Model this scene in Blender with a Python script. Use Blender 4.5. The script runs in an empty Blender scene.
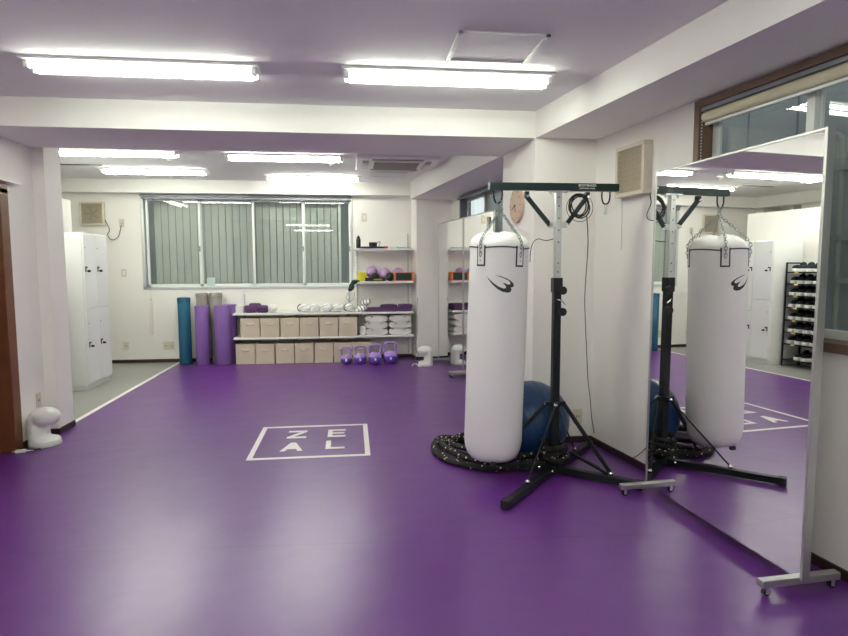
import bpy, bmesh, math, random
from mathutils import Vector, Matrix
from mathutils.geometry import tessellate_polygon
random.seed(7)
PI = math.pi
C = bpy.context.scene.collection

# ------------------------------------------------------------------ camera model
F = 602.5; YAW = 0.12024; PIT = 0.08789; ROLL = -0.00296; H = 1.45
cy, sy = math.cos(YAW), math.sin(YAW)
fw = Vector((sy*math.cos(PIT), cy*math.cos(PIT), -math.sin(PIT)))
r0 = Vector((cy, -sy, 0)); u0 = r0.cross(fw)
rt = math.cos(ROLL)*r0 + math.sin(ROLL)*u0
up = -math.sin(ROLL)*r0 + math.cos(ROLL)*u0
def ray(x, y): return rt*(x-424) + up*(318-y) + fw*F
def at(x, y, Y):
    d = ray(x, y); return Vector((0, 0, H)) + d*(Y/d.y)
def FL(x, y, z=0.):
    d = ray(x, y); return Vector((0, 0, H)) + d*((z-H)/d.z)

# ------------------------------------------------------------------ materials
def mat(name, col, rough=0.5, metal=0.0, spec=0.5, noise=0, nscale=20, bump=0, bscale=60, coat=0, alpha=None, emis=None, estr=0, aniso=None):
    m = bpy.data.materials.new(name); m.use_nodes = True
    nt = m.node_tree; b = nt.nodes['Principled BSDF']
    b.inputs['Base Color'].default_value = (*col, 1)
    b.inputs['Roughness'].default_value = rough
    b.inputs['Metallic'].default_value = metal
    b.inputs['Specular IOR Level'].default_value = spec
    b.inputs['Coat Weight'].default_value = coat
    if emis:
        b.inputs['Emission Color'].default_value = (*emis, 1)
        b.inputs['Emission Strength'].default_value = estr
    tc = nt.nodes.new('ShaderNodeTexCoord')
    if noise:
        n = nt.nodes.new('ShaderNodeTexNoise'); n.inputs['Scale'].default_value = nscale
        n.inputs['Detail'].default_value = 4
        mx = nt.nodes.new('ShaderNodeMixRGB'); mx.blend_type = 'MIX'
        mx.inputs[1].default_value = (*[c*(1-noise) for c in col], 1)
        mx.inputs[2].default_value = (*[min(1, c*(1+noise)) for c in col], 1)
        nt.links.new(tc.outputs['Object'], n.inputs['Vector'])
        nt.links.new(n.outputs['Fac'], mx.inputs[0]); nt.links.new(mx.outputs[0], b.inputs['Base Color'])
    if bump:
        n2 = nt.nodes.new('ShaderNodeTexNoise'); n2.inputs['Scale'].default_value = bscale
        n2.inputs['Detail'].default_value = 3
        bp = nt.nodes.new('ShaderNodeBump'); bp.inputs['Strength'].default_value = bump
        bp.inputs['Distance'].default_value = 0.01
        nt.links.new(tc.outputs['Object'], n2.inputs['Vector'])
        nt.links.new(n2.outputs['Fac'], bp.inputs['Height']); nt.links.new(bp.outputs[0], b.inputs['Normal'])
    return m

WALL = mat('wall_paint', (.84, .82, .78), .75, bump=.15, bscale=220, noise=.012, nscale=3)
CEIL = mat('ceiling_board', (.80, .79, .79), .85, bump=.35, bscale=170, noise=.02, nscale=60)
TRIMW = mat('beam_paint', (.84, .83, .79), .75, bump=.1, bscale=200)
WHITE = mat('white_gloss_paint', (.83, .83, .81), .35)
LOCKW = mat('locker_steel', (.82, .83, .82), .32, noise=.01, nscale=2)
BASEB = mat('brown_baseboard', (.035, .014, .012), .45)
BROWN = mat('brown_door_wood', (.16, .055, .022), .42, noise=.25, nscale=9)
BROWN2 = mat('brown_window_wood', (.17, .10, .07), .5, noise=.15, nscale=12)
GREYF = mat('grey_vinyl', (.27, .27, .25), .33, noise=.06, nscale=5)
LINE = mat('white_tape', (.86, .83, .80), .45)
ALU = mat('aluminium', (.60, .62, .62), .38, metal=.55)
ALUW = mat('pale_sash', (.72, .75, .72), .4)
GREYRAIL = mat('grey_rail', (.22, .23, .26), .45, metal=.2)
PLASTIC = mat('white_plastic', (.80, .80, .78), .38)
IVORY = mat('ivory_plastic', (.66, .61, .50), .5)
IVG = mat('ivory_grille', (.47, .41, .30), .55)
BLKM = mat('black_steel', (.007, .011, .012), .42, spec=.35)
GRNM = mat('dark_green_black_steel', (.012, .032, .032), .36, metal=.15)
CHAINM = mat('chain_steel', (.30, .36, .35), .3, metal=.85)
CHROME = mat('chrome', (.78, .80, .80), .18, metal=1)
ZINC = mat('zinc_steel', (.62, .65, .64), .28, metal=.9)
MIRROR = mat('mirror_glass', (.90, .90, .895), .0, metal=1)
FRAMES = mat('mirror_frame_metal', (.50, .51, .49), .38, metal=.8)
CHAR = mat('black_rubber', (.012, .012, .014), .6)
BAGW = mat('white_leatherette', (.90, .90, .89), .42, bump=.12, bscale=9)
INK = mat('black_print', (.015, .022, .024), .5)
BALLB = mat('blue_rubber', (.008, .045, .14), .34)
FABB = mat('beige_canvas', (.56, .49, .38), .85, noise=.05, nscale=70, bump=.2, bscale=300)
HAND = mat('pale_strap', (.72, .62, .50), .7)
TEAL = mat('teal_foam', (.008, .10, .18), .6, noise=.05)
PURF = mat('purple_foam', (.20, .10, .34), .6, noise=.06, nscale=14)
GRYF = mat('grey_foam', (.30, .27, .25), .6, noise=.05)
KETD = mat('purple_vinyl_dark', (.14, .065, .42), .38)
KETL = mat('purple_vinyl_light', (.33, .20, .56), .42)
TOWW = mat('white_terry', (.80, .78, .75), .95, bump=.6, bscale=260)
TOWP = mat('purple_terry', (.10, .038, .12), .92, bump=.5, bscale=260)
LAV = mat('lavender_rubber', (.44, .27, .50), .45)
YEL = mat('yellow_bag', (.62, .58, .03), .6, noise=.2, nscale=30)
ORG = mat('orange_plastic', (.75, .20, .05), .5)
DGREEN = mat('dark_green_fabric', (.012, .045, .04), .8)
BLUEP = mat('pale_blue_plastic', (.35, .50, .66), .5)
PINK = mat('pink_cloth', (.60, .12, .25), .7)
SLATEY = mat('slate_navy', (.035, .03, .06), .6)
GRILLD = mat('ac_grille', (.40, .37, .33), .6)
CLKW = mat('pale_wood', (.52, .37, .27), .55, noise=.08, nscale=14)
BLIND = mat('blind_slat', (.52, .54, .50), .7)
SHOEB = mat('black_canvas', (.006, .012, .016), .8)
SHOEW = mat('white_sole', (.82, .82, .80), .6)
CREAM = mat('cream_blind', (.62, .58, .42), .65)
OUTW = mat('outside_panel', (.33, .355, .35), .85, noise=.14, nscale=90, bump=.4, bscale=120)
OUTP = mat('outside_pipe', (.30, .31, .28), .6)
TUBE = mat('fluorescent_glow', (1, 1, 1), .5, emis=(.96, 1.0, .865), estr=26)
TUBE2 = mat('fluorescent_glow_cool', (1, 1, 1), .5, emis=(.93, 1.0, .97), estr=16)
YTAG = mat('yellow_tag', (.70, .60, .22), .6)

# purple floor with a faint sheet seam and soft waves
def floor_mat():
    m = mat('purple_vinyl_mat', (.10, .018, .24), .3, spec=.9)
    nt = m.node_tree; b = nt.nodes['Principled BSDF']; L = nt.links.new
    tc = nt.nodes.new('ShaderNodeTexCoord')
    n = nt.nodes.new('ShaderNodeTexNoise'); n.inputs['Scale'].default_value = 2.2; n.inputs['Detail'].default_value = 5
    L(tc.outputs['Object'], n.inputs['Vector'])
    mx = nt.nodes.new('ShaderNodeMixRGB'); mx.inputs[1].default_value = (.098, .016, .182, 1); mx.inputs[2].default_value = (.112, .020, .205, 1)
    L(n.outputs['Fac'], mx.inputs[0])
    # seam between two mat sheets: a thin dark line at y = 3.05 (+ slight slope), object coordinates = world
    sp = nt.nodes.new('ShaderNodeSeparateXYZ'); L(tc.outputs['Object'], sp.inputs[0])
    def math_(op, a, bb):
        q = nt.nodes.new('ShaderNodeMath'); q.operation = op
        for i, v in enumerate((a, bb)):
            if isinstance(v, (int, float)): q.inputs[i].default_value = v
            elif v is not None: L(v, q.inputs[i])
        return q.outputs[0]
    yy = math_('ADD', sp.outputs['Y'], math_('MULTIPLY', sp.outputs['X'], .06))
    d = math_('ABSOLUTE', math_('SUBTRACT', yy, 3.06), None)
    seam = math_('LESS_THAN', d, .0035)
    n3 = nt.nodes.new('ShaderNodeTexNoise'); n3.inputs['Scale'].default_value = 1.3; L(tc.outputs['Object'], n3.inputs['Vector'])
    seam = math_('MULTIPLY', seam, math_('MULTIPLY', math_('GREATER_THAN', n3.outputs['Fac'], .45), .6))
    m2 = nt.nodes.new('ShaderNodeMixRGB'); L(seam, m2.inputs[0]); L(mx.outputs[0], m2.inputs[1]); m2.inputs[2].default_value = (.03, .006, .05, 1)
    L(m2.outputs[0], b.inputs['Base Color'])
    n2 = nt.nodes.new('ShaderNodeTexNoise'); n2.inputs['Scale'].default_value = 2.6; n2.inputs['Detail'].default_value = 2
    L(tc.outputs['Object'], n2.inputs['Vector'])
    bp = nt.nodes.new('ShaderNodeBump'); bp.inputs['Strength'].default_value = .35; bp.inputs['Distance'].default_value = .02
    L(n2.outputs['Fac'], bp.inputs['Height']); L(bp.outputs[0], b.inputs['Normal'])
    rr = nt.nodes.new('ShaderNodeMapRange'); rr.inputs[3].default_value = .29; rr.inputs[4].default_value = .33
    L(n.outputs['Fac'], rr.inputs[0]); L(rr.outputs[0], b.inputs['Roughness'])
    return m
PURPLE = floor_mat()

def glass_mat(name, tint, refl=1.0, rough=0.0):
    m = bpy.data.materials.new(name); m.use_nodes = True; nt = m.node_tree; nt.nodes.clear()
    o = nt.nodes.new('ShaderNodeOutputMaterial'); t = nt.nodes.new('ShaderNodeBsdfTransparent'); g = nt.nodes.new('ShaderNodeBsdfGlossy')
    t.inputs[0].default_value = (*tint, 1); g.inputs['Roughness'].default_value = rough
    g.inputs['Color'].default_value = (refl, refl, refl, 1)
    f = nt.nodes.new('ShaderNodeFresnel'); f.inputs['IOR'].default_value = 1.55
    mx = nt.nodes.new('ShaderNodeMixShader')
    ge = nt.nodes.new('ShaderNodeNewGeometry'); iv = nt.nodes.new('ShaderNodeMath'); iv.operation = 'SUBTRACT'; iv.inputs[0].default_value = 1
    nt.links.new(ge.outputs['Backfacing'], iv.inputs[1])
    ml = nt.nodes.new('ShaderNodeMath'); ml.operation = 'MULTIPLY'; nt.links.new(f.outputs[0], ml.inputs[0]); nt.links.new(iv.outputs[0], ml.inputs[1])
    nt.links.new(ml.outputs[0], mx.inputs[0]); nt.links.new(t.outputs[0], mx.inputs[1]); nt.links.new(g.outputs[0], mx.inputs[2])
    nt.links.new(mx.outputs[0], o.inputs[0]); return m
GLASS = glass_mat('window_glass', (.90, .92, .912))

def rope_mat():
    m = mat('black_rope_with_flecks', (.01, .01, .012), .75)
    nt = m.node_tree; b = nt.nodes['Principled BSDF']
    tc = nt.nodes.new('ShaderNodeTexCoord'); v = nt.nodes.new('ShaderNodeTexVoronoi'); v.inputs['Scale'].default_value = 30
    cr = nt.nodes.new('ShaderNodeValToRGB'); cr.color_ramp.elements[0].position = .20; cr.color_ramp.elements[0].color = (.80, .74, .50, 1)
    cr.color_ramp.elements[1].position = .24; cr.color_ramp.elements[1].color = (.008, .008, .01, 1)
    nt.links.new(tc.outputs['Object'], v.inputs['Vector']); nt.links.new(v.outputs['Distance'], cr.inputs[0]); nt.links.new(cr.outputs[0], b.inputs['Base Color'])
    w = nt.nodes.new('ShaderNodeTexNoise'); w.inputs['Scale'].default_value = 90
    bp = nt.nodes.new('ShaderNodeBump'); bp.inputs['Strength'].default_value = .8; bp.inputs['Distance'].default_value = .01
    nt.links.new(tc.outputs['Object'], w.inputs['Vector']); nt.links.new(w.outputs['Fac'], bp.inputs['Height']); nt.links.new(bp.outputs[0], b.inputs['Normal'])
    return m
ROPE = rope_mat()

# ------------------------------------------------------------------ mesh builder
class MB:
    def __init__(s): s.bm = bmesh.new()
    def box(s, x0, x1, y0, y1, z0, z1, M=None):
        v = [s.bm.verts.new((x, y, z)) for z in (z0, z1) for y in (y0, y1) for x in (x0, x1)]
        for f in ((0, 2, 3, 1), (4, 5, 7, 6), (0, 1, 5, 4), (2, 6, 7, 3), (0, 4, 6, 2), (1, 3, 7, 5)):
            s.bm.faces.new([v[i] for i in f])
        if M:
            for q in v: q.co = M @ q.co
        return s
    def cbox(s, c, d, M=None):
        return s.box(c[0]-d[0]/2, c[0]+d[0]/2, c[1]-d[1]/2, c[1]+d[1]/2, c[2]-d[2]/2, c[2]+d[2]/2, M)
    def bar(s, a, b, w, h):          # rectangular bar from a to b
        a = Vector(a); b = Vector(b); d = b-a; L = d.length
        q = d.to_track_quat('X', 'Z').to_matrix().to_4x4()
        return s.box(0, L, -w/2, w/2, -h/2, h/2, Matrix.Translation(a) @ q)
    def cyl(s, a, b, r, n=16, r2=None):
        a = Vector(a); b = Vector(b); r2 = r if r2 is None else r2
        q = (b-a).to_track_quat('Z', 'X'); R = []
        for p, rr in ((a, r), (b, r2)):
            R.append([s.bm.verts.new(p + q @ Vector((rr*math.cos(t*2*PI/n), rr*math.sin(t*2*PI/n), 0))) for t in range(n)])
        for i in range(n): s.bm.faces.new((R[0][i], R[0][(i+1) % n], R[1][(i+1) % n], R[1][i]))
        s.bm.faces.new(R[0][::-1]); s.bm.faces.new(R[1]); return s
    def tube(s, pts, r, n=8, closed=False):
        pts = [Vector(p) for p in pts]; rings = []; N = len(pts); prev = None
        for i, p in enumerate(pts):
            a = pts[(i-1) % N] if (closed or i > 0) else p; b = pts[(i+1) % N] if (closed or i < N-1) else p
            t = (b-a).normalized()
            if prev is None:
                prev = t.orthogonal().normalized()
            else:
                prev = (prev - t*prev.dot(t)); prev = prev.normalized() if prev.length > 1e-6 else t.orthogonal().normalized()
            o = t.cross(prev)
            rings.append([s.bm.verts.new(p + r*(math.cos(k*2*PI/n)*prev + math.sin(k*2*PI/n)*o)) for k in range(n)])
        for i in range(N if closed else N-1):
            A, B = rings[i], rings[(i+1) % N]
            off = 0
            if closed and i == N-1:
                off = min(range(n), key=lambda o: (A[0].co-B[o].co).length)
            for k in range(n): s.bm.faces.new((A[k], A[(k+1) % n], B[(k+1+off) % n], B[(k+off) % n]))
        if not closed: s.bm.faces.new(rings[0][::-1]); s.bm.faces.new(rings[-1])
        return s
    def lathe(s, prof, c=(0, 0, 0), n=32, fn=None):
        R = []
        for r, z in prof:
            if r < 1e-6: R.append([s.bm.verts.new((c[0], c[1], c[2]+z))])
            else: R.append([s.bm.verts.new((c[0]+r*math.cos(t*2*PI/n), c[1]+r*math.sin(t*2*PI/n), c[2]+z)) for t in range(n)])
        for A, B in zip(R, R[1:]):
            for i in range(n):
                j = (i+1) % n
                if len(A) == 1 and len(B) == 1: continue
                if len(A) == 1: s.bm.faces.new((A[0], B[j], B[i]))
                elif len(B) == 1: s.bm.faces.new((A[i], A[j], B[0]))
                else: s.bm.faces.new((A[i], A[j], B[j], B[i]))
        for Q, rv in ((R[0], True), (R[-1], False)):
            if len(Q) > 1: s.bm.faces.new(Q[::-1] if rv else Q)
        return s
    def ell(s, c, r, n=24, m=14, M=None):
        before = len(s.bm.verts)
        q = bmesh.ops.create_uvsphere(s.bm, u_segments=n, v_segments=m, radius=1)['verts']
        for v in q:
            v.co = Vector((v.co.x*r[0], v.co.y*r[1], v.co.z*r[2]))
            if M: v.co = M @ v.co
            v.co += Vector(c)
        return s
    def prism(s, poly, z0, z1, M=None):      # polygon in xy, extruded along z
        tri = tessellate_polygon([[Vector((*p, 0)) for p in poly]])
        A = [s.bm.verts.new((p[0], p[1], z0)) for p in poly]; B = [s.bm.verts.new((p[0], p[1], z1)) for p in poly]
        n = len(poly)
        for t in tri:
            try: s.bm.faces.new([A[i] for i in t]); s.bm.faces.new([B[i] for i in reversed(t)])
            except ValueError: pass
        for i in range(n): s.bm.faces.new((A[i], B[i], B[(i+1) % n], A[(i+1) % n]))
        if M:
            for v in A+B: v.co = M @ v.co
        return s
    def torus(s, c, R, r, n=24, k=8, M=None, sx=1):
        pts = [Vector((R*sx*math.cos(i*2*PI/n), R*math.sin(i*2*PI/n), 0)) for i in range(n)]
        if M: pts = [M @ p for p in pts]
        return s.tube([p+Vector(c) for p in pts], r, k, True)

def obj(name, mb, m, parent=None, smooth=False, bevel=0, sub=0, seg=2, remesh=0, ang=40):
    bmesh.ops.recalc_face_normals(mb.bm, faces=mb.bm.faces)
    me = bpy.data.meshes.new(name); mb.bm.to_mesh(me); mb.bm.free()
    me.materials.append(m)
    if smooth or bevel:
        for p in me.polygons: p.use_smooth = True
        try: me.set_sharp_from_angle(angle=math.radians(ang))
        except Exception: pass
    o = bpy.data.objects.new(name, me); C.objects.link(o)
    if parent: o.parent = parent
    if bevel:
        b = o.modifiers.new('b', 'BEVEL'); b.width = bevel; b.segments = seg; b.limit_method = 'ANGLE'; b.angle_limit = math.radians(40)
    if remesh:
        q = o.modifiers.new('r', 'REMESH'); q.mode = 'VOXEL'; q.voxel_size = remesh; q.use_smooth_shade = True
        q = o.modifiers.new('s', 'SMOOTH'); q.iterations = 8
    if sub:
        q = o.modifiers.new('s', 'SUBSURF'); q.levels = sub; q.render_levels = sub
    return o
def tag(o, label, cat, group=None, kind=None):
    if label: o['label'] = label
    if cat: o['category'] = cat
    if group: o['group'] = group
    if kind: o['kind'] = kind
    return o
def thing(name, label, cat, loc=(0, 0, 0), rz=0, group=None):
    o = bpy.data.objects.new(name, None); C.objects.link(o); o.empty_display_size = .1
    o.location = loc; o.rotation_euler = (0, 0, rz); return tag(o, label, cat, group)
def struct(name, mb, m, label=None, parent=None, **k):
    o = obj(name, mb, m, parent, **k)
    if parent is None: tag(o, label or name.replace('_', ' '), 'structure', None, 'structure')
    return o
def sthing(name, label, loc=(0, 0, 0), rz=0):
    o = thing(name, label, 'structure', loc, rz); o['kind'] = 'structure'; return o
KIDS = {}
def dup(root, loc=None, rz=None, label=None, group=None, scale=None):
    def rec(o, par):
        c = o.copy(); C.objects.link(c); c.parent = par
        for ch in list(o.children):
            rec(ch, c)
        return c
    r = rec(root, None)
    if loc is not None: r.location = loc
    if rz is not None: r.rotation_euler = (0, 0, rz)
    if label: r['label'] = label
    if group: r['group'] = group
    if scale: r.scale = scale
    return r
def spline(pts, n=8, closed=False):
    P = [Vector(p) for p in pts]; N = len(P); out = []
    rng = range(N if closed else N-1)
    for i in rng:
        p0 = P[(i-1) % N] if (closed or i > 0) else P[0]; p1 = P[i]; p2 = P[(i+1) % N]; p3 = P[(i+2) % N] if (closed or i < N-2) else P[-1]
        for k in range(n):
            t = k/n
            out.append(.5*((2*p1)+(p2-p0)*t+(2*p0-5*p1+4*p2-p3)*t*t+(3*p1-p0-3*p2+p3)*t**3))
    if not closed: out.append(P[-1])
    return out

# ------------------------------------------------------------------ the setting
ZB = 2.43; ZF = 2.633; ZR = 2.69
YN = -3.2
TR = .1330
def RX(Y): return 1.94+(4.63-Y)*TR            # inner face of the right wall, front
def RX2(Y): return 1.52+(9.08-Y)*TR           # inner face of the right wall, rear
RZ = math.atan2(-.9913, .1319)                # local x runs along the right wall toward the camera, local y outward

struct('floor', MB().prism([(-3.3, YN), (3.2, YN), (2.2, 9.4), (-2.58, 9.4), (-2.58, 5.5), (-3.3, 5.5)], -.12, 0), PURPLE, 'glossy purple vinyl sheet floor of the gym')
struct('floor', MB().box(-5.1, -2.58, 5.5, 9.4, -.12, 0), GREYF, 'grey vinyl floor strip in front of the lockers')
struct('trim_1', MB().box(-2.602, -2.556, 5.70, 9.38, 0, .003), LINE, 'white line between purple and grey floor')
struct('ceiling', MB().prism([(-2.78, YN), (3.12, YN), (2.08, 4.7), (-2.78, 4.7)], ZF, ZF+.1), CEIL, 'front ceiling of textured board')
struct('ceiling', MB().prism([(-5.15, 5.4), (2.15, 5.4), (1.60, 9.56), (-5.15, 9.56)], ZR, ZR+.1), CEIL, 'rear ceiling beyond the crossbeam')
struct('trim_2', MB().box(-2.7, 2.2, 4.65, 5.45, ZB, ZR+.1), TRIMW, 'deep white crossbeam dividing front and rear ceilings')
# beam along the right side, front and rear
def bxr(Y): return 1.438+(4.65-Y)*TR
struct('trim_3', MB().prism([(bxr(4.66), 4.66), (bxr(YN), YN), (RX(YN)+.15, YN), (RX(4.66)+.15, 4.66)], ZB, ZF+.1), TRIMW, 'white beam running along the right wall toward the camera')
struct('trim_4', MB().prism([(1.365, 5.44), (RX2(5.44)+.15, 5.44), (RX2(9.1)+.15, 9.1), (.90, 9.1)], ZB, ZR+.1), TRIMW, 'white beam along the rear right wall')
struct('trim_5', MB().box(-5.1, .98, 9.22, 9.45, 2.50, ZR+.1), TRIMW, 'white beam above the rear window')
struct('trim_6', MB().box(-4.75, -4.55, 5.7, 9.22, 2.50, ZR+.1), TRIMW, 'white beam along the far left wall')
# left wall with the door opening
w = MB()
w.box(-2.78, -2.62, YN, 4.05, 0, ZF); w.box(-2.78, -2.62, 5.03, 5.5, 0, ZF); w.box(-2.78, -2.62, 4.05, 5.03, 2.03, ZF)
struct('wall_left', w, WALL, 'white left wall with a brown door')
struct('trim_7', MB().box(-2.86, -2.525, 5.45, 5.74, 0, ZR), WALL, 'white pilaster ending the left wall')
struct('wall_left', MB().box(-5.1, -2.86, 5.60, 5.72, 0, ZR), WALL, 'wall closing the locker area')
# far left wall with openings near the top
w = MB().box(-5.1, -4.75, 5.7, 9.5, 0, 2.22); 
for a, b in ((5.7, 6.6), (7.2, 7.3), (7.95, 8.46), (8.62, 8.70), (9.25, 9.5)): w.box(-5.1, -4.75, a, b, 2.22, ZR)
w.box(-5.15, -5.1, 5.7, 9.5, 2.2, ZR)
struct('wall_left', w, WALL, 'far left wall behind the locker partition')
struct('partition', MB().box(-3.68, -3.60, 6.15, 8.42, 0, 2.30), WALL, 'low white partition behind the lockers', bevel=.004)
# back wall around the window
WX0, WX1, WZ0, WZ1 = -3.06, .03, 1.10, 2.49
w = MB().box(-5.1, WX0, 9.4, 9.56, 0, ZR); w.box(WX1, 1.75, 9.4, 9.56, 0, ZR); w.box(WX0, WX1, 9.4, 9.56, 0, WZ0); w.box(WX0, WX1, 9.4, 9.56, WZ1, ZR)
struct('wall_back', w, WALL, 'white back wall with the wide window')
struct('wall_back', MB().prism([(.99, 9.08), (1.75, 9.08), (1.75, 9.4), (.94, 9.4)], 0, ZR), WALL, 'white pillar at the back right corner')
struct('wall_front', MB().box(-2.8, 3.4, YN-.15, YN, 0, ZF+.1), WALL, 'wall behind the camera')
# column on the right between front and rear
struct('wall_right', MB().prism([(1.438, 4.65), (2.15, 4.65), (2.15, 5.43), (1.382, 5.43)], 0, ZR), WALL, 'white column standing out from the right wall')
# right wall front: local frame
def lframe(u0, u1, z0, z1, us, ue, top, th=.15):
    w = MB(); w.box(us, u0, 0, th, 0, top); w.box(u1, ue, 0, th, 0, top); w.box(u0, u1, 0, th, 0, z0); w.box(u0, u1, 0, th, z1, top); return w
A0 = (1.94, 4.63, 0); B0 = (1.52, 9.08, 0)
U0, U1, Z0, Z1 = 1.13, 4.3, 1.04, 2.41
o = struct('wall_right', lframe(U0, U1, Z0, Z1, -.03, 7.95, ZF), WALL, 'white right wall with the window behind the mirror'); o.location = A0; o.rotation_euler = (0, 0, RZ)
V0, V1 = .45, 3.3
o = struct('wall_right', lframe(V0, V1, 1.15, 2.42, -.3, 3.68, ZR), WALL, 'white rear right wall with a window'); o.location = B0; o.rotation_euler = (0, 0, RZ)

# baseboards
BH = .05; BT = .012
struct('baseboard_back', MB().box(-5.0, .955, 9.4-BT, 9.4, 0, BH), BASEB, 'dark baseboard along the back wall')
struct('baseboard_pillar', MB().prism([(.94-BT, 9.39), (.99-BT, 9.08-BT), (1.52, 9.08-BT), (1.52, 9.08), (.99, 9.08), (.94, 9.39)], 0, BH), BASEB, 'dark baseboard around the back pillar')
o = struct('baseboard_right', MB().box(-.01, 7.9, -BT, 0, 0, BH), BASEB, 'dark baseboard along the right wall'); o.location = A0; o.rotation_euler = (0, 0, RZ)
o = struct('baseboard_right', MB().box(.02, 3.68, -BT, 0, 0, BH), BASEB, 'dark baseboard along the rear right wall'); o.location = B0; o.rotation_euler = (0, 0, RZ)
struct('baseboard_column', MB().prism([(1.438-BT, 4.65-BT), (1.94, 4.65-BT), (1.94, 4.65), (1.438, 4.65), (1.382, 5.43), (1.382-BT, 5.43)], 0, BH), BASEB, 'dark baseboard around the column')
struct('baseboard_left', MB().box(-2.62, -2.62+BT, 5.05, 5.45, 0, BH), BASEB, 'dark baseboard behind the white heater')
struct('baseboard_left', MB().prism([(-2.62, 5.45-BT), (-2.525+BT, 5.45-BT), (-2.525+BT, 5.74), (-2.525, 5.74), (-2.525, 5.45), (-2.62, 5.45)], 0, BH), BASEB, 'dark baseboard around the left pilaster')
struct('baseboard_left', MB().box(-2.62, -2.62+BT, YN, 3.93, 0, BH), BASEB, 'dark baseboard along the near left wall')

# left door
d = sthing('door_1', 'brown wooden door with casing in the left wall')
c = MB().box(-2.79, -2.605, 4.93, 5.04, 0, 2.04); c.box(-2.79, -2.605, 3.94, 4.05, 0, 2.04); c.box(-2.79, -2.605, 3.94, 5.04, 2.0, 2.08)
obj('casing', c, BROWN, d, bevel=.004)
obj('door_leaf', MB().box(-2.77, -2.72, 4.05, 4.93, .01, 2.0), BROWN, d, bevel=.003)
h = MB().cyl((-2.72, 4.15, 1.0), (-2.66, 4.15, 1.0), .011, 12); h.cyl((-2.665, 4.15, 1.0), (-2.665, 4.27, 1.0), .01, 12)
obj('door_handle', h, CHROME, d, smooth=True)
struct('trim_8', MB().box(-2.62, -2.56, 3.9, 5.16, 2.085, 2.10), WHITE, 'thin white rail above the left door', bevel=.002)

# ------------------------------------------------------------------ back window
def wx(px): return WX0+(px-141.6)/(352.5-141.6)*(WX1-WX0)
W = sthing('window_1', 'wide aluminium window in the back wall')
f = MB(); t = .045
f.box(WX0, WX1, 9.385, 9.55, WZ0, WZ0+.035); f.box(WX0, WX1, 9.385, 9.55, WZ1-.03, WZ1)
f.box(WX0, WX0+t, 9.385, 9.55, WZ0, WZ1); f.box(WX1-.03, WX1, 9.385, 9.55, WZ0, WZ1)
obj('window_frame', f, ALU, W, bevel=.003)
def sash(a, b, y, m):
    s = MB(); k = .035
    s.box(a, a+k, y, y+.03, WZ0+.03, 2.44); s.box(b-k, b, y, y+.03, WZ0+.03, 2.44)
    s.box(a, b, y, y+.03, WZ0+.03, WZ0+.075); s.box(a, b, y, y+.03, 2.405, 2.445)
    fo = obj('sash', s, m, W, bevel=.003)
    obj('pane', MB().box(a+.02, b-.02, y+.012, y+.016, WZ0+.05, 2.42), GLASS, fo)
    return fo
for i, (a, b) in enumerate(((145.5, 198.8), (197.2, 252.0), (250.0, 303), (301.2, 351.2))):
    s = sash(wx(a), wx(b), 9.43+.04*(i % 2), ALUW)
    obj('latch', MB().box(wx(b)-.03, wx(b)-.012, 9.42+.04*(i % 2), 9.43+.04*(i % 2), 1.66, 1.74), GREYRAIL, s)
obj('mullion', MB().box(wx(338.0), wx(340.5), 9.505, 9.53, WZ0+.03, 2.44), ALUW, W)
rl = thing('curtain_rail', 'grey curtain rail with brackets along the top of the back window', 'curtain rail', (0, 9.36, 0))
obj('rail', MB().box(WX0+.03, WX1-.02, -.02, .02, 2.425, 2.455), GREYRAIL, rl, bevel=.003)
obj('housing', MB().box(WX0+.01, WX1-.01, -.01, .035, 2.46, 2.495), GREYRAIL, rl, bevel=.003)
for px in (155, 195, 249, 300, 345):
    obj('bracket', MB().box(wx(px)-.012, wx(px)+.012, -.028, .03, 2.41, 2.47), GREYRAIL, rl)
def blinds(a, b, lab):
    r = thing('vertical_blind', lab, 'blind', (a, 9.60, 0), 0, 'vertical blinds in the back window')
    obj('head_rail', MB().box(0, b-a, -.02, .02, 2.42, 2.45), GREYRAIL, r)
    s = MB(); n = int((b-a)/.100)
    for k in range(n):
        x = (k+.5)*(b-a)/n
        s.box(-.045, .045, -.0012, .0012, 1.145, 2.42, Matrix.Translation((x, 0, 0)) @ Matrix.Rotation(math.radians(8+random.uniform(-6, 6)), 4, 'Z'))
    for k in range(n): s.cyl(((k+.5)*(b-a)/n, -.012, 1.16), ((k+.5)*(b-a)/n, -.012, 1.20), .006, 6)
    obj('slats', s, BLIND, r)
blinds(wx(150), wx(250), 'grey-green vertical blind behind the left half of the back window')
blinds(wx(252), wx(337), 'grey-green vertical blind behind the right half of the back window')
struct('wall_outside', MB().box(-4.2, 1.2, 10.1, 10.2, .2, 2.95), OUTW, 'grey neighbouring wall outside the back window')
s = thing('sticker', 'pale notice taped low on the second pane of the back window', 'notice', (wx(207), 9.455, 1.20))
obj('sheet', MB().box(-.06, .06, -.002, 0, -.07, .07), mat('pale_paper', (.50, .62, .60), .7), s)

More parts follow.
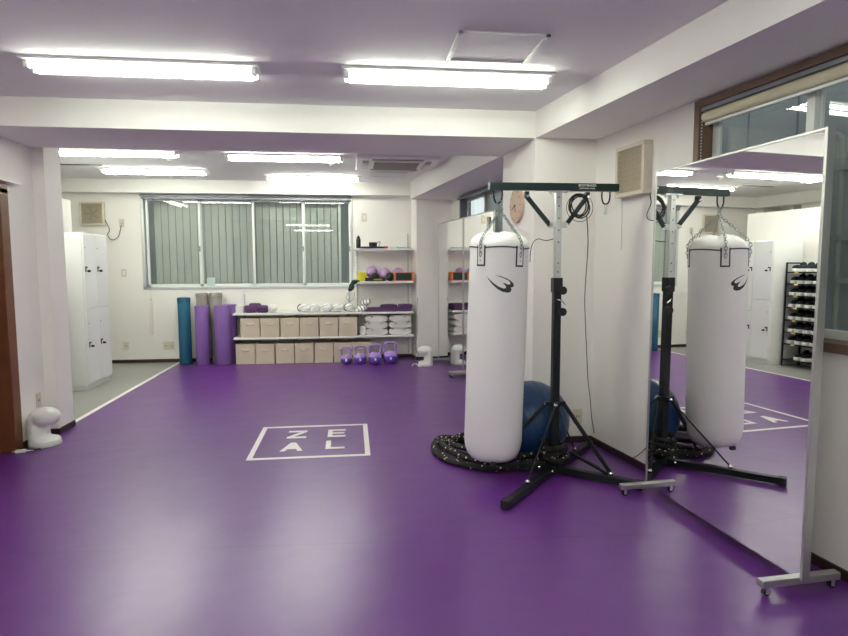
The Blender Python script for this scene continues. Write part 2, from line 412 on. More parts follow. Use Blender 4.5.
# ------------------------------------------------------------------ right windows
W2 = sthing('window_2', 'brown framed window high on the right wall behind the rolling mirror', A0, RZ)
f = MB(); k = .045
f.box(U0, U1, -.02, .14, Z1-.03, Z1+.012); f.box(U0, U1, -.03, .14, Z0, Z0+.045)
f.box(U0, U0+k, -.02, .14, Z0, Z1); f.box(U1-k, U1, -.02, .14, Z0, Z1)
obj('window_frame', f, BROWN2, W2, bevel=.003)
def sash2(par, a, b, y, z0, z1, m, kk=.05):
    s = MB(); s.box(a, a+kk, y, y+.03, z0, z1); s.box(b-kk, b, y, y+.03, z0, z1); s.box(a, b, y, y+.03, z0, z0+.045); s.box(a, b, y, y+.03, z1-.04, z1)
    o = obj('sash', s, m, par, bevel=.003)
    obj('pane', MB().box(a+.03, b-.03, y+.012, y+.016, z0+.03, z1-.03), GLASS, o)
sash2(W2, U0+.05, 1.885, .075, Z0+.045, Z1-.03, ALUW)
sash2(W2, 1.835, 2.9, .108, Z0+.045, Z1-.03, ALUW)
sash2(W2, 2.86, U1-.05, .075, Z0+.045, Z1-.03, ALUW)
rb = thing('roller_blind', 'rolled-up cream roller blind at the top of the right window', 'blind', A0, RZ)
obj('rail', MB().box(U0+.05, U1-.05, -.01, .03, Z1-.055, Z1-.033), GREYRAIL, rb)
obj('fabric_roll', MB().cyl((U0+.055, .018, Z1-.088), (U1-.055, .018, Z1-.088), .031, 20), CREAM, rb, smooth=True)
obj('bottom_bar', MB().box(U0+.06, U1-.06, .01, .03, Z1-.137, Z1-.121), ALUW, rb, bevel=.002)
ch = MB()
for i in range(50):
    ch.ell((U0+.062, -.012, Z1-.10-.018*i), (.0045, .0045, .0045), 6, 4)
obj('bead_chain', ch, PLASTIC, rb)
o = struct('wall_outside', MB().box(-.6, 7.6, .75, .85, .2, 2.95), OUTW, 'speckled grey panel wall outside the right window'); o.location = A0; o.rotation_euler = (0, 0, RZ)
for n_, (ua) in enumerate((.72, 1.13, 2.0)):
    o = struct('trim_%d' % (9+n_), MB().box(ua-.004, ua+.004, .742, .75, .3, 2.9), GREYRAIL, 'dark vertical joint of the outside panel wall'); o.location = A0; o.rotation_euler = (0, 0, RZ)
pp = thing('drainpipe', 'grey drainpipe with a bend outside the right window', 'pipe', A0, RZ)
obj('pipe', MB().tube(spline([(1.53, .69, .3), (1.52, .68, 1.6), (1.515, .68, 2.10), (1.50, .68, 2.17), (1.46, .68, 2.20), (1.38, .70, 2.205)], 6), .017, 12), OUTP, pp, smooth=True)
for z in (1.35, 1.60, 2.0): obj('clamp', MB().box(1.49, 1.55, .655, .745, z-.015, z+.015), OUTP, pp)
W3 = sthing('window_3', 'dark framed window high on the rear right wall', B0, RZ)
f = MB()
f.box(V0, V1, -.02, .14, 2.385, 2.43); f.box(V0, V1, -.02, .14, 1.15, 1.19); f.box(V0, V0+k, -.02, .14, 1.15, 2.42); f.box(V1-k, V1, -.02, .14, 1.15, 2.42)
obj('window_frame', f, GREYRAIL, W3, bevel=.003)
sash2(W3, V0+.05, 1.25, .075, 1.19, 2.385, ALU, .045)
sash2(W3, 1.22, 2.2, .108, 1.19, 2.385, ALU, .045)
sash2(W3, 2.17, V1-.05, .075, 1.19, 2.385, ALU, .045)
rr = thing('curtain_rail', 'grey curtain rail across the rear right window', 'curtain rail', B0, RZ)
obj('rail', MB().box(V0+.04, V1-.04, -.07, -.03, 2.37, 2.395), GREYRAIL, rr)
for u in (.6, 1.4, 2.2, 3.0): obj('bracket', MB().box(u-.012, u+.012, -.035, 0, 2.365, 2.41), GREYRAIL, rr)
o = struct('wall_outside', MB().box(-.6, 4.3, .75, .85, .2, 3.35), OUTW, 'grey wall outside the rear right window'); o.location = B0; o.rotation_euler = (0, 0, RZ)

# ------------------------------------------------------------------ ceiling lights
def light(m=TUBE, L=1.32):
    r = thing('fluorescent_light', 'x', 'ceiling light')
    b = MB().box(-L/2, L/2, -.10, .10, -.018, 0)
    b.prism([(-.035, -.018), (.035, -.018), (.02, -.03), (-.02, -.03)], -L/2+.02, L/2-.02, Matrix(((0, 0, 1, 0), (1, 0, 0, 0), (0, 1, 0, 0), (0, 0, 0, 1))))
    obj('housing', b, WHITE, r, bevel=.003)
    for y in (-.058, .058):
        t = obj('tube', MB().cyl((-L/2+.05, y, -.042), (L/2-.05, y, -.042), .0150, 14), m, r, smooth=True)
        for s in (-1, 1):
            obj('socket', MB().box(s*(L/2-.03)-.014, s*(L/2-.03)+.014, y-.017, y+.017, -.060, -.018), PLASTIC, r, bevel=.003)
    return r
L0 = light(); G = 'twin tube fluorescent ceiling lights'
def put(o, X, Y, Z, lab, rz=0): o.location = (X, Y, Z); o.rotation_euler = (0, 0, rz); o['label'] = lab; o['group'] = G
put(L0, -1.185, 3.84, ZF, 'twin tube ceiling light at the upper left, nearest row, left of the two', math.radians(0))
for X, Y, Z, lab, rz in (
    (.62, 3.82, ZF, 'twin tube ceiling light beside the square ceiling hatch, right of the front two', 0),
    (-2.50, 6.98, ZR, 'rear ceiling light just behind the crossbeam at far left', 0),
    (-.72, 7.12, ZR, 'rear ceiling light just behind the crossbeam, left of the air conditioner', 0),
    (-2.50, 8.30, ZR, 'rear ceiling light nearest the back window, left one', 0),
    (-.50, 8.70, ZR, 'rear ceiling light nearest the back window, right one', 0),
    (-3.36, 6.55, ZR, 'ceiling light over the lockers, showing only in the big mirror', PI/2),
    (-1.20, 1.2, ZF, 'unseen ceiling light added for brightness, overhead left of the camera', 0),  # from here on: out-of-view fixtures added to brighten the front room
    (.70, 1.2, ZF, 'unseen ceiling light added for brightness, overhead right of the camera', 0),
    (-1.20, -1.4, ZF, 'unseen ceiling light added for brightness behind the camera, left', 0),
    (.90, -1.4, ZF, 'unseen ceiling light added for brightness behind the camera, right', 0)):
    q = dup(L0); put(q, X, Y, Z, lab, rz)

# ceiling hatches
def hatch(x0, x1, y0, y1, z, lab, skew=0):
    r = thing('ceiling_hatch', lab, 'ceiling hatch', ((x0+x1)/2, (y0+y1)/2, z), 0, 'access hatches in the ceiling')
    w = (x1-x0)/2; h = (y1-y0)/2; f = MB(); e = .024
    f.box(-w, w, -h, -h+e, -.010, 0); f.box(-w, w, h-e, h, -.010, 0); f.box(-w, -w+e, -h, h, -.010, 0); f.box(w-e, w, -h, h, -.010, 0)
    obj('frame', f, ALUW, r, bevel=.001)
    obj('panel', MB().box(-w+e, w-e, -h+e, h-e, -.003, 0), CEIL, r)
hatch(.56, 1.04, 3.12, 3.57, ZF, 'square access hatch in the front ceiling beside the light')
hatch(.27, .77, 8.20, 8.62, ZR, 'small access hatch in the rear ceiling beyond the air conditioner')

# ceiling cassette air conditioner
ac = thing('air_conditioner', 'ceiling cassette air conditioner with beige grille behind the crossbeam', 'air conditioner', (.56, 7.42, ZR))
p = MB().box(-.48, .48, -.43, .43, -.035, 0); obj('panel', p, PLASTIC, ac, bevel=.008)
g = MB()
for i in range(20): g.box(-.26, .26, -.27+.0275*i, -.256+.0275*i, -.048, -.034)
g.box(-.27, .27, -.275, .275, -.040, -.0345); obj('grille', g, GRILLD, ac)
for dx, dy, sx_, sy_ in ((0, -.35, .30, .035), (0, .35, .30, .035), (-.37, 0, .035, .28), (.37, 0, .035, .28)):
    obj('louvre', MB().box(dx-sx_, dx+sx_, dy-sy_, dy+sy_, -.041, -.034), GRILLD, ac, bevel=.002)
    obj('flap', MB().box(dx-sx_*.9, dx+sx_*.9, dy-sy_*.5, dy+sy_*.5, -.060, -.044), PLASTIC, ac, bevel=.002)
sl = thing('slot_diffuser', 'dark linear slot in the rear ceiling over the lockers', 'vent', (-3.3, 7.98, ZR))
obj('slot', MB().box(-.34, .28, -.03, .03, -.006, 0), CHAR, sl)
obj('slot_trim', MB().box(-.36, .30, -.042, .042, -.003, 0), PLASTIC, sl)
for i, (px, py, lab) in enumerate(((168.5, 159.5, 'small round smoke detector on rear ceiling between the left lights'), (331, 164.5, 'small round smoke detector on rear ceiling left of air conditioner'))):
    p = FL(px, py, ZR-.02)
    s = thing('smoke_detector', lab, 'smoke detector', (p.x, p.y, ZR), 0, 'smoke detectors')
    obj('base', MB().cyl((0, 0, -.014), (0, 0, 0), .05, 20), PLASTIC, s, smooth=True)
    obj('sensor', MB().cyl((0, 0, -.040), (0, 0, -.014), .022, 16, .03), GRILLD, s, smooth=True)

# ------------------------------------------------------------------ floor logo
lg = thing('floor_logo', 'white square outline with the letters Z E A L printed on the purple floor', 'floor marking', (0, 0, 0))
x0, x1, y0, y1 = -.797, .130, 4.512, 5.441; e = .040; z0, z1 = .0005, .0025
b = MB().box(x0, x1, y0, y0+e, z0, z1); b.box(x0, x1, y1-e, y1, z0, z1); b.box(x0, x0+e, y0+e, y1-e, z0, z1); b.box(x1-e, x1, y0+e, y1-e, z0, z1)
obj('outline', b, LINE, lg)
def letter(name, px0, py0, px1, py1, polys):
    a = FL(px0, py1); c = FL(px1, py0); mb = MB()
    cx = (a.x+c.x)/2; 
    for poly in polys:
        mb.prism([(a0*LW+LC[name][0], b0*LH+LC[name][1]) for a0, b0 in poly], z0, z1)
    obj('letter', mb, LINE, lg)
LW, LH = .160, .225
LC = {'Z': (-.555, 5.055), 'E': (-.215, 5.055), 'A': (-.565, 4.70), 'L': (-.220, 4.72)}
s_ = .2
letter('Z', 0, 0, 1, 1, [[(0, 1), (0, .82), (.66, .82), (0, .16), (0, 0), (1, 0), (1, .18), (.34, .18), (1, .84), (1, 1)]])
letter('E', 0, 0, 1, 1, [[(0, 0), (.95, 0), (.95, .17), (.25, .17), (.25, .42), (.88, .42), (.88, .58), (.25, .58), (.25, .83), (.95, .83), (.95, 1), (0, 1)]])
letter('A', 0, 0, 1, 1, [[(-.05, 0), (.2, 0), (.29, .24), (.71, .24), (.80, 0), (1.05, 0), (.63, 1), (.37, 1)]])
letter('L', 0, 0, 1, 1, [[(0, 0), (.95, 0), (.95, .18), (.25, .18), (.25, 1), (0, 1)]])

# ------------------------------------------------------------------ lockers
lk = thing('locker', 'white steel locker with four doors standing against the partition', 'locker', (-3.035, 7.33, 0))
b = MB().box(-.545, -.012, 0, .69, .06, 1.83); b.box(-.53, -.03, .01, .68, 0, .06); obj('body', b, LOCKW, lk, bevel=.004)
for j in range(2):
    for i in range(2):
        ya = .012+.335*i; za = .085+.875*j
        dd = obj('door', MB().box(-.012, .006, ya, ya+.328, za, za+.862), LOCKW, lk, bevel=.004)
        obj('latch', MB().box(.006, .014, ya+.02, ya+.065, za+.465, za+.482).box(.006, .014, ya+.02, ya+.032, za+.42, za+.47), CHAR, dd)
        obj('key_knob', MB().cyl((.006, ya+.085, za+.43), (.035, ya+.085, za+.43), .013, 12), CHAR, dd, smooth=True)
        obj('vent_dot', MB().cyl((.006, ya+.04, za+.70), (.009, ya+.04, za+.70), .006, 8), CHAR, dd)

# ------------------------------------------------------------------ shoe rack (seen in the mirror)
rk = thing('shoe_rack', 'tall black metal rack of shoes seen in the big mirror beside lockers', 'shoe rack', (-3.42, 7.04, 0))
RD, RW_ = .16, .26
for y in (-RW_, RW_):
    p = MB()
    for x in (-RD, RD): p.box(x-.009, x+.009, y-.009, y+.009, 0, 1.51)
    p.box(-RD, RD, y-.009, y+.009, 1.49, 1.51); obj('end_frame', p, BLKM, rk)
TZ = [.10, .33, .50, .68, .86, 1.03, 1.20, 1.37]
for i, z in enumerate(TZ):
    p = MB().box(-RD, RD, -RW_, RW_, z-.006, z); p.box(RD-.006, RD+.006, -RW_, RW_, z-.014, z+.006)
    sh = obj('shelf', p, BLKM, rk)
    if i: obj('price_tag', MB().box(RD+.006, RD+.009, .06, .12, z-.022, z+.004), YTAG, sh)
def shoe():
    r = thing('shoe', 'x', 'shoe')
    s = MB()
    outline = [(-.12, -.028), (-.10, -.036), (0, -.036), (.08, -.042), (.13, -.03), (.145, 0), (.13, .03), (.08, .04), (0, .033), (-.10, .036), (-.12, .028)]
    s.prism(outline, 0, .038); obj('sole', s, SHOEW, r, bevel=.006)
    u = MB(); u.ell((.05, 0, .045), (.085, .038, .034), 14, 8); u.ell((-.06, 0, .06), (.062, .034, .05), 14, 8)
    obj('upper', u, SHOEB, r, smooth=True, ang=80); return r
s0 = shoe(); s0.scale = (1.05, 1.25, 1.35); first = True
TN = ['bottom', 'second lowest', 'third lowest', 'fourth lowest', 'fourth highest', 'third highest', 'second highest', 'top']
for i, z in enumerate(TZ):
    for k, y in enumerate((-.19, -.065, .065, .19) if i else (-.06, .06)):
        lab = 'black shoe with white sole on the %s tier of the mirrored rack' % TN[i]
        loc = (-3.42, 7.04+y+random.uniform(-.006, .006), z)
        q = s0 if first else dup(s0)
        first = False
        q.location = loc; q.rotation_euler = (0, 0, random.uniform(-.05, .05)); q['label'] = lab; q['group'] = 'shoes on the %s tier of the rack' % TN[i]

# ------------------------------------------------------------------ wall exhaust fans
def wfan(loc, rz, w, h, dep, lab, style=0):
    r = thing('exhaust_fan', lab, 'exhaust fan', loc, rz, 'square wall exhaust fans')
    b = MB(); t = .028
    b.box(0, w, 0, dep, 0, t); b.box(0, w, 0, dep, h-t, h); b.box(0, t, 0, dep, t, h-t); b.box(w-t, w, 0, dep, t, h-t); b.box(t, w-t, 0, .008, t, h-t)
    obj('casing', b, IVORY, r, bevel=.005)
    g = MB()
    n = 9 if style else 24
    for i in range(n):
        x = t+(w-2*t)*(i+.5)/n
        if style:
            for k in range(9):
                z_ = t+.005+(h-2*t)*k/9
                g.bar((x-.010, dep-.008, z_), (x+.010, dep-.008, z_+(h-2*t)/18), .004, .006); g.bar((x+.010, dep-.008, z_+(h-2*t)/18), (x-.010, dep-.008, z_+(h-2*t)/9), .004, .006)
        else: g.box(x-.003, x+.003, dep-.006, dep-.001, t, h-t)
    g.box(t, w-t, dep-.022, dep-.018, t, h-t)
    obj('grille', g, IVG, r)
    if not style:
        q = MB(); q.torus((w/2, dep-.010, h/2), .115, .003, 24, 6, Matrix.Rotation(PI/2, 4, 'X'))
        for k in range(5):
            a = k*2*PI/5; q.bar((w/2, dep-.012, h/2), (w/2+.1*math.cos(a), dep-.012, h/2+.1*math.sin(a)), .004, .03)
        obj('fan_blades', q, GREYRAIL, r)
    return r
fl_ = wfan((-3.55, 9.4, 2.035), PI, .34, .34, .05, 'square ivory exhaust fan on the back wall above the locker')
fr = wfan((0, 0, 0), 0, .345, .355, .07, 'square ivory exhaust fan on the right wall beside the punching bag stand', 1)
# place on right wall: local y toward the room
uu = (4.63-3.93)/.9913; fr.location = (1.94+uu*.1319, 4.63-uu*.9913, 1.93); fr.rotation_euler = (0, 0, RZ+PI)
def cord(name, pts, r, lab, m=CHAR, n=8, cat='cord'):
    return tag(obj(name, MB().tube(spline(pts, n), r, 6), m, smooth=True, ang=80), lab, cat)
fc1 = cord('power_cord', [(-3.56, 9.375, 2.14), (-3.50, 9.385, 1.98), (-3.53, 9.385, 1.90), (-3.47, 9.385, 1.83), (-3.38, 9.385, 1.88), (-3.33, 9.385, 2.05)], .005, 'dark cord hanging from the back wall exhaust fan to its socket')

# sockets and switches: thing > plate, holes
def plate(loc, rz, w, h, lab, n=1, cat='wall socket'):
    r = thing('wall_socket' if cat == 'wall socket' else 'wall_switch', lab, cat, loc, rz)
    obj('cover', MB().box(-w/2, w/2, -.008, 0, -h/2, h/2), IVORY, r, bevel=.002)
    for i in range(n):
        x = 0 if n == 1 else (-w*.25 + i*w*.5)
        if cat == 'wall socket': obj('outlet', MB().box(x-.012, x-.007, -.0095, -.008, -.012, .008).box(x+.007, x+.012, -.0095, -.008, -.012, .008), CHAR, r)
        else: obj('rocker', MB().box(x-.012, x+.012, -.011, -.008, -.03, .03), PLASTIC, r, bevel=.001)
plate((-3.33, 9.4, 2.075), 0, .075, .12, 'ivory wall socket high on the back wall holding the fan cord')
plate((-3.35, 9.4, .256), 0, .075, .12, 'narrow ivory wall socket low on back wall above the grey floor')
plate((-2.734, 9.4, .25), 0, .16, .12, 'wide ivory wall socket low on the back wall by the teal mat', 2)
plate((-3.33, 9.4, 1.344), 0, .07, .12, 'ivory wall switch on back wall between locker and window', 1, 'wall switch')
pp_ = at(364.3, 217.5, 9.4)
plate((pp_.x, 9.4, pp_.z), 0, .075, .13, 'ivory wall switch on back wall above the top shelf', 1, 'wall switch')
plate((-2.62, 5.33, .33), PI/2, .07, .12, 'beige wall socket on the left wall behind the white heater')
pq = at(577.5, 416, 4.65)
plate((pq.x, 4.65, pq.z), 0, .075, .12, 'beige wall socket low on the column behind the stand')
# pull cord with beads
pc = thing('pull_cord', 'thin beaded pull cord hanging below the left end of the back window', 'cord', (-2.96, 9.385, 0))
obj('cord', MB().tube([(0, 0, 1.1), (0, 0, .95), (-.02, 0, .7), (-.03, 0, .45), (0, 0, .42), (.02, 0, .6), (.01, 0, .9)], .002, 5), HAND, pc)
obj('bead', MB().ell((0, -.002, .95), (.011, .011, .014), 10, 8), HAND, pc, smooth=True)

# ------------------------------------------------------------------ foam rolls
def roll(name, X, Y, r, h, m, lab, cap=True, spiral=False):
    t = thing(name, lab, 'mat roll', (X, Y, 0), 0, 'rolled mats standing against the back wall')
    prof = [(r*.97, 0), (r, .006), (r, h-.012), (r*.93, h), (r*.35, h), (r*.30, h-.012), (0, h-.012)]
    obj('body', MB().lathe(prof, n=32), m, t, smooth=True, ang=50)
    if cap: obj('end_band', MB().lathe([(r+.0005, h-.07), (r+.004, h-.068), (r+.004, h-.004), (r+.0005, h-.002)], n=32), m, t, smooth=True, ang=50)
    else: obj('outer_edge', MB().box(-.004, .012, -r-.005, -r+.003, .005, h-.005), m, t, bevel=.002)
roll('foam_roll', -2.435, 9.17, .088, .985, TEAL, 'teal foam roll, leftmost of the rolls by the back wall')
roll('foam_roll', -2.205, 9.29, .086, 1.045, GRYF, 'tall grey foam roll behind the left purple roll')
roll('foam_roll', -2.005, 9.29, .086, 1.045, GRYF, 'tall grey foam roll standing between the two purple rolls')
roll('foam_roll', -2.165, 9.085, .10, .87, PURF, 'purple foam roll beside the teal one', False)
roll('foam_roll', -1.875, 9.05, .108, .87, PURF, 'wide purple foam roll in front, next to the shelf', False)
roll('foam_roll', -1.805, 9.27, .10, .87, PURF, 'purple foam roll half hidden between wide purple roll and shelf', False)

# ------------------------------------------------------------------ shelving
def board(x0, x1, zt, lab, y0=9.0):
    t = thing('wall_shelf', lab, 'shelf', ((x0+x1)/2, 9.2, zt), 0, 'white wall shelves on the back wall'); w = (x1-x0)/2
    obj('board', MB().box(-w, w, y0-9.2, .175, -.03, 0), WHITE, t, bevel=.003)
    for s in ((-w+.1, w-.1) if x1-x0 < 1.2 else (-w+.1, 0, w-.1)):
        obj('bracket', MB().prism([(-.15, -.031), (.172, -.031), (.172, -.085)], s-.006, s+.006, Matrix(((0, 0, 1, 0), (1, 0, 0, 0), (0, 1, 0, 0), (0, 0, 0, 1)))), GREYRAIL if x1-x0 > 1.2 else WHITE, t)
board(-1.715, .045, .755, 'long white upper shelf above the beige boxes')
board(.050, .935, .752, 'white shelf carrying purple towels, right of the long upper shelf')
board(-1.715, .045, .395, 'long white lower shelf between the two rows of beige boxes')
board(.050, .935, .400, 'white shelf carrying folded white towels above the kettlebells')
board(.045, .935, 1.70, 'short white shelf, highest on the back wall', 9.06)
board(.045, .935, 1.208, 'short white shelf holding the lavender balls', 9.04)
for X, a, b, lab in ((.885, .06, 1.94, 'slotted shelf upright at the right end of the shelves'), (-1.605, .06, 1.03, 'slotted shelf upright at the left end above the boxes'), (-.035, .06, 1.03, 'slotted shelf upright rising behind the white gloves'), (.095, .06, 1.76, 'slotted shelf upright at the left end of the short shelves')):
    t = thing('shelf_upright', lab, 'shelf upright', (X, 9.385, 0), 0, 'slotted uprights of the wall shelves')
    obj('channel', MB().box(-.009, .009, -.008, .012, a, b), ALU, t)
    q = MB()
    for k in range(int((b-a)/.05)): q.box(-.003, .003, -.0095, -.0079, a+.02+k*.05, a+.04+k*.05)
    obj('slots', q, CHAR, t)

def boxx():
    r = thing('storage_box', 'x', 'storage box')
    b = MB(); w, d, h, t = .135, .345, .283, .006
    b.box(-w, w, 0, t, 0, h); b.box(-w, w, d-t, d, 0, h); b.box(-w, -w+t, t, d-t, 0, h); b.box(w-t, w, t, d-t, 0, h); b.box(-w, w, 0, d, 0, t)
    b.box(-w+t, w-t, t, d-t, h*.9, h*.93)
    obj('body', b, FABB, r, bevel=.006)
    obj('handle', MB().tube(spline([(-.05, .001, .200), (-.03, -.012, .196), (0, -.016, .193), (.03, -.012, .196), (.05, .001, .200)], 4), .009, 8), HAND, r, smooth=True)
    return r
b0 = boxx(); ORD = ['first', 'second', 'third', 'fourth', 'fifth', 'sixth', 'seventh']
k = 0
for row, (xs, pitch, n, z) in enumerate(((-1.475, .2845, 6, .395), (-1.555, .2840, 7, .0))):
    for i in range(n):
        q = b0 if k == 0 else dup(b0); k += 1
        q.location = (xs+i*pitch+random.uniform(-.003, .003), 9.0+random.uniform(.004, .012)+(.01 if row else 0), z); q.rotation_euler = (0, 0, random.uniform(-.008, .008))
        q['label'] = 'beige canvas storage box, %s from the left in the %s row' % (ORD[i], 'upper' if row == 0 else 'lower')
        q['group'] = 'beige boxes in the %s row' % ('upper' if row == 0 else 'lower')
        if row: q.scale = (1, 1, 1.06)

# ------------------------------------------------------------------ kettlebells
def kettle(X, Y, R, h, lab, num):
    t = thing('kettlebell', lab, 'kettlebell', (X, Y, 0), 0, 'purple kettlebells on the floor')
    prof = [(R*.55, 0), (R*.80, R*.10), (R*.97, R*.5), (R, R*.85), (R*.97, R*1.05)]
    obj('base_ball', MB().lathe(prof, n=32), KETD, t, smooth=True, ang=60)
    prof = [(R*.965, R*1.05), (R*.86, R*1.35), (R*.66, R*1.58), (R*.3, R*1.68), (0, R*1.7)]
    obj('cap', MB().lathe(prof, n=32), KETL, t, smooth=True, ang=60)
    w = R*.78; zb = R*1.45
    obj('handle', MB().tube(spline([(-w*.82, 0, zb), (-w*1.0, 0, zb+(h-zb)*.45), (-w*1.0, 0, zb+(h-zb)*.72), (-w*.70, 0, h-.014), (0, 0, h-.010), (w*.70, 0, h-.014), (w*1.0, 0, zb+(h-zb)*.72), (w*1.0, 0, zb+(h-zb)*.45), (w*.82, 0, zb)], 6), R*.17, 12), KETL, t, smooth=True, ang=80)
    # small white weight mark on the front
    q = MB(); q.box(-.013, .013, -R*1.0-.0045, -R*.93, R*.62, R*.62+.034); obj('weight_mark', q, SHOEW, t)
kettle(-.085, 8.85, .083, .250, 'smallest purple kettlebell, leftmost of the four on the floor', 1)
kettle(.120, 8.84, .093, .268, 'purple kettlebell, second from the left of the four', 2)
kettle(.338, 8.82, .103, .290, 'purple kettlebell, second from the right of the four', 3)
kettle(.566, 8.86, .108, .312, 'largest purple kettlebell, rightmost of the four', 4)

# ------------------------------------------------------------------ towels
def ribbon(mb, path, th, y0, y1):
    P = spline([(a, 0, b) for a, b in path], 5); n = len(P); Lf = []; Rt = []
    for i, p in enumerate(P):
        t = (P[min(i+1, n-1)]-P[max(i-1, 0)]).normalized(); nn = Vector((-t.z, 0, t.x))
        Lf.append(p+nn*th/2); Rt.append(p-nn*th/2)
    for i in range(n-1):
        q = [mb.bm.verts.new((v.x, y, v.z)) for y in (y0, y1) for v in (Lf[i], Lf[i+1], Rt[i+1], Rt[i])]
        a, b = q[:4], q[4:]
        mb.bm.faces.new(a); mb.bm.faces.new(b[::-1])
        for k in range(4): mb.bm.faces.new((a[k], b[k], b[(k+1) % 4], a[(k+1) % 4]))
    bmesh.ops.remove_doubles(mb.bm, verts=mb.bm.verts, dist=1e-5)
def towel(w=.34, h=.10, d=.30, th=.040):
    t = thing('folded_towel', 'x', 'towel', (0, 0, 0)); m = MB(); a = w/2-.03
    sup = []
    for i in range(28):
        q = i*2*PI/28; c_, s_ = math.cos(q), math.sin(q)
        sup.append((w/2*math.copysign(abs(c_)**.55, c_), h*.5+h*.49*math.copysign(abs(s_)**.8, s_)*(1+.06*math.sin(3*q))))
    m.prism(sup, -d, -.004, Matrix(((1, 0, 0, 0), (0, 0, -1, 0), (0, 1, 0, 0), (0, 0, 0, 1))))
    th = .020
    ribbon(m, [(a*.62, h*.53), (a*.95, h*.60), (a*.80, h*.76), (-a*.5, h*.78), (-a*.98, h*.70), (-a*1.06, h*.48), (-a*.92, h*.25), (a*.5, h*.22), (a*1.0, h*.24), (a*1.14, h*.42), (a*1.10, h*.60)], th, -.004, .02)
    obj('terry_cloth', m, TOWW, t, smooth=True, ang=80); return t
t0 = towel(); k = 0
for col, X in enumerate((.379, .735)):
    for r_ in range(3):
        q = t0 if k == 0 else dup(t0); k += 1
        q.location = (X+random.uniform(-.006, .006), 9.03+random.uniform(0, .02), .400+r_*.099); q.rotation_euler = (0, 0, random.uniform(-.03, .03)+(PI if False else 0))
        if (col+r_) % 2: q.scale = (-1, 1, 1)
        q['label'] = 'folded white towel, %s of the %s stack on the shelf' % (('lowest', 'middle', 'topmost')[r_], ('left', 'right')[col]); q['group'] = 'folded white towels on the shelf'
def soft(name, loc, dim, m, lab, cat, rz=0, parent=None, group=None, top=0, bulge=1):
    b = MB().box(-dim[0]/2, dim[0]/2, -dim[1]/2, dim[1]/2, 0, dim[2])
    bmesh.ops.subdivide_edges(b.bm, edges=b.bm.edges, cuts=3, use_grid_fill=True)
    for v in b.bm.verts:
        v.co += Vector((random.uniform(-1, 1), random.uniform(-1, 1), 0))*min(dim)*.04
        if v.co.z > dim[2]*.9: v.co.z += dim[2]*.10*bulge*(math.cos(PI*v.co.x/dim[0])+random.uniform(-.3, .3))
    o = obj(name, b, m, parent, smooth=True, sub=2, ang=180)
    o.location = loc; o.rotation_euler = (0, 0, rz)
    if parent is None: tag(o, lab, cat, group)
    return o
soft('paper_roll', (.168, 9.12, .40), (.09, .12, .125), TOWW, 'small white folded cloth beside the white towel stacks', 'cloth')
# purple cloths on the shelf
soft('folded_towel', (.56, 9.16, .752), (.70, .28, .055), TOWP, 'long purple towel spread along the right shelf', 'towel', 0, None, None)
soft('folded_towel', (.565, 9.13, .800), (.24, .20, .055), TOWP, 'purple towel lying on the long purple one, left of the two', 'towel', .1, None, 'purple towels on top')
soft('folded_towel', (.815, 9.13, .800), (.22, .20, .055), TOWP, 'purple towel lying on the long purple one, right of the two', 'towel', -.06, None, 'purple towels on top')
# purple rolled towels left
def rolled(X, Y, z, r, L, m, lab, grp):
    t = thing('rolled_towel', lab, 'towel', (X, Y, z), 0, grp)
    path = [(r*.12*math.cos(a)*(1+a*.55), r*.12*math.sin(a)*(1+a*.55)) for a in [i*.5 for i in range(26)]]
    mx = max(max(abs(a), abs(b)) for a, b in path); 
    obj('cloth', MB().lathe([(0, -L/2), (r*.8, -L/2), (r, -L/2+.015), (r, L/2-.015), (r*.8, L/2), (0, L/2)], n=20), m, t, smooth=True, ang=50).rotation_euler = (0, PI/2, 0)
    t.children[0].location = (0, 0, r)
    band = obj('band', MB().lathe([(r+.001, -.012), (r+.003, -.01), (r+.003, .01), (r+.001, .012)], n=20), m, t, smooth=True); band.rotation_euler = (0, PI/2, 0); band.location = (0, 0, r)
rolled(-1.475, 9.10, .755, .055, .165, TOWP, 'purple rolled towel, left one in front on the long shelf', 'purple rolled towels')
rolled(-1.305, 9.10, .755, .055, .160, TOWP, 'purple rolled towel, right one in front on the long shelf', 'purple rolled towels')
rolled(-1.43, 9.24, .755, .067, .17, TOWP, 'purple rolled towel standing out behind the two front ones', 'purple rolled towels')
soft('cloth_bundle', (-1.625, 9.12, .755), (.115, .14, .11), TOWW, 'white folded cloth at the left end of the long shelf', 'cloth')
tag(obj('white_ball', MB().ell((-1.155, 9.10, .755+.064), (.072, .072, .064), 20, 12), TOWW, smooth=True, ang=90), 'white round cloth bundle right of the purple rolled towels', 'cloth')

# white gloves with black trim
def glove():
    t = thing('boxing_glove', 'x', 'boxing glove')
    m = MB(); m.ell((0, 0, .062), (.078, .095, .060)); m.ell((0, .10, .052), (.052, .08, .046)); m.ell((.058, .01, .055), (.028, .065, .03))
    obj('mitt', m, BAGW, t, remesh=.008)
    c = MB().torus((0, .125, .052), .050, .010, 20, 8, Matrix.Rotation(PI/2, 4, 'X')); obj('cuff_trim', c, INK, t, smooth=True, ang=80)
    c = MB().tube(spline([(-.079, -.02, .06), (-.05, -.085, .085), (0, -.092, .10), (.03, -.07, .112)], 5), .0025, 6); obj('piping', c, INK, t, smooth=True, ang=80)
    return t
g0 = glove(); GL = [(-.70, 9.16, .5), (-.545, 9.12, .1), (-.365, 9.12, -.15), (-.195, 9.12, .1), (-.025, 9.11, .3)]
GN = ['leftmost', 'second from left', 'middle', 'second from right', 'rightmost']
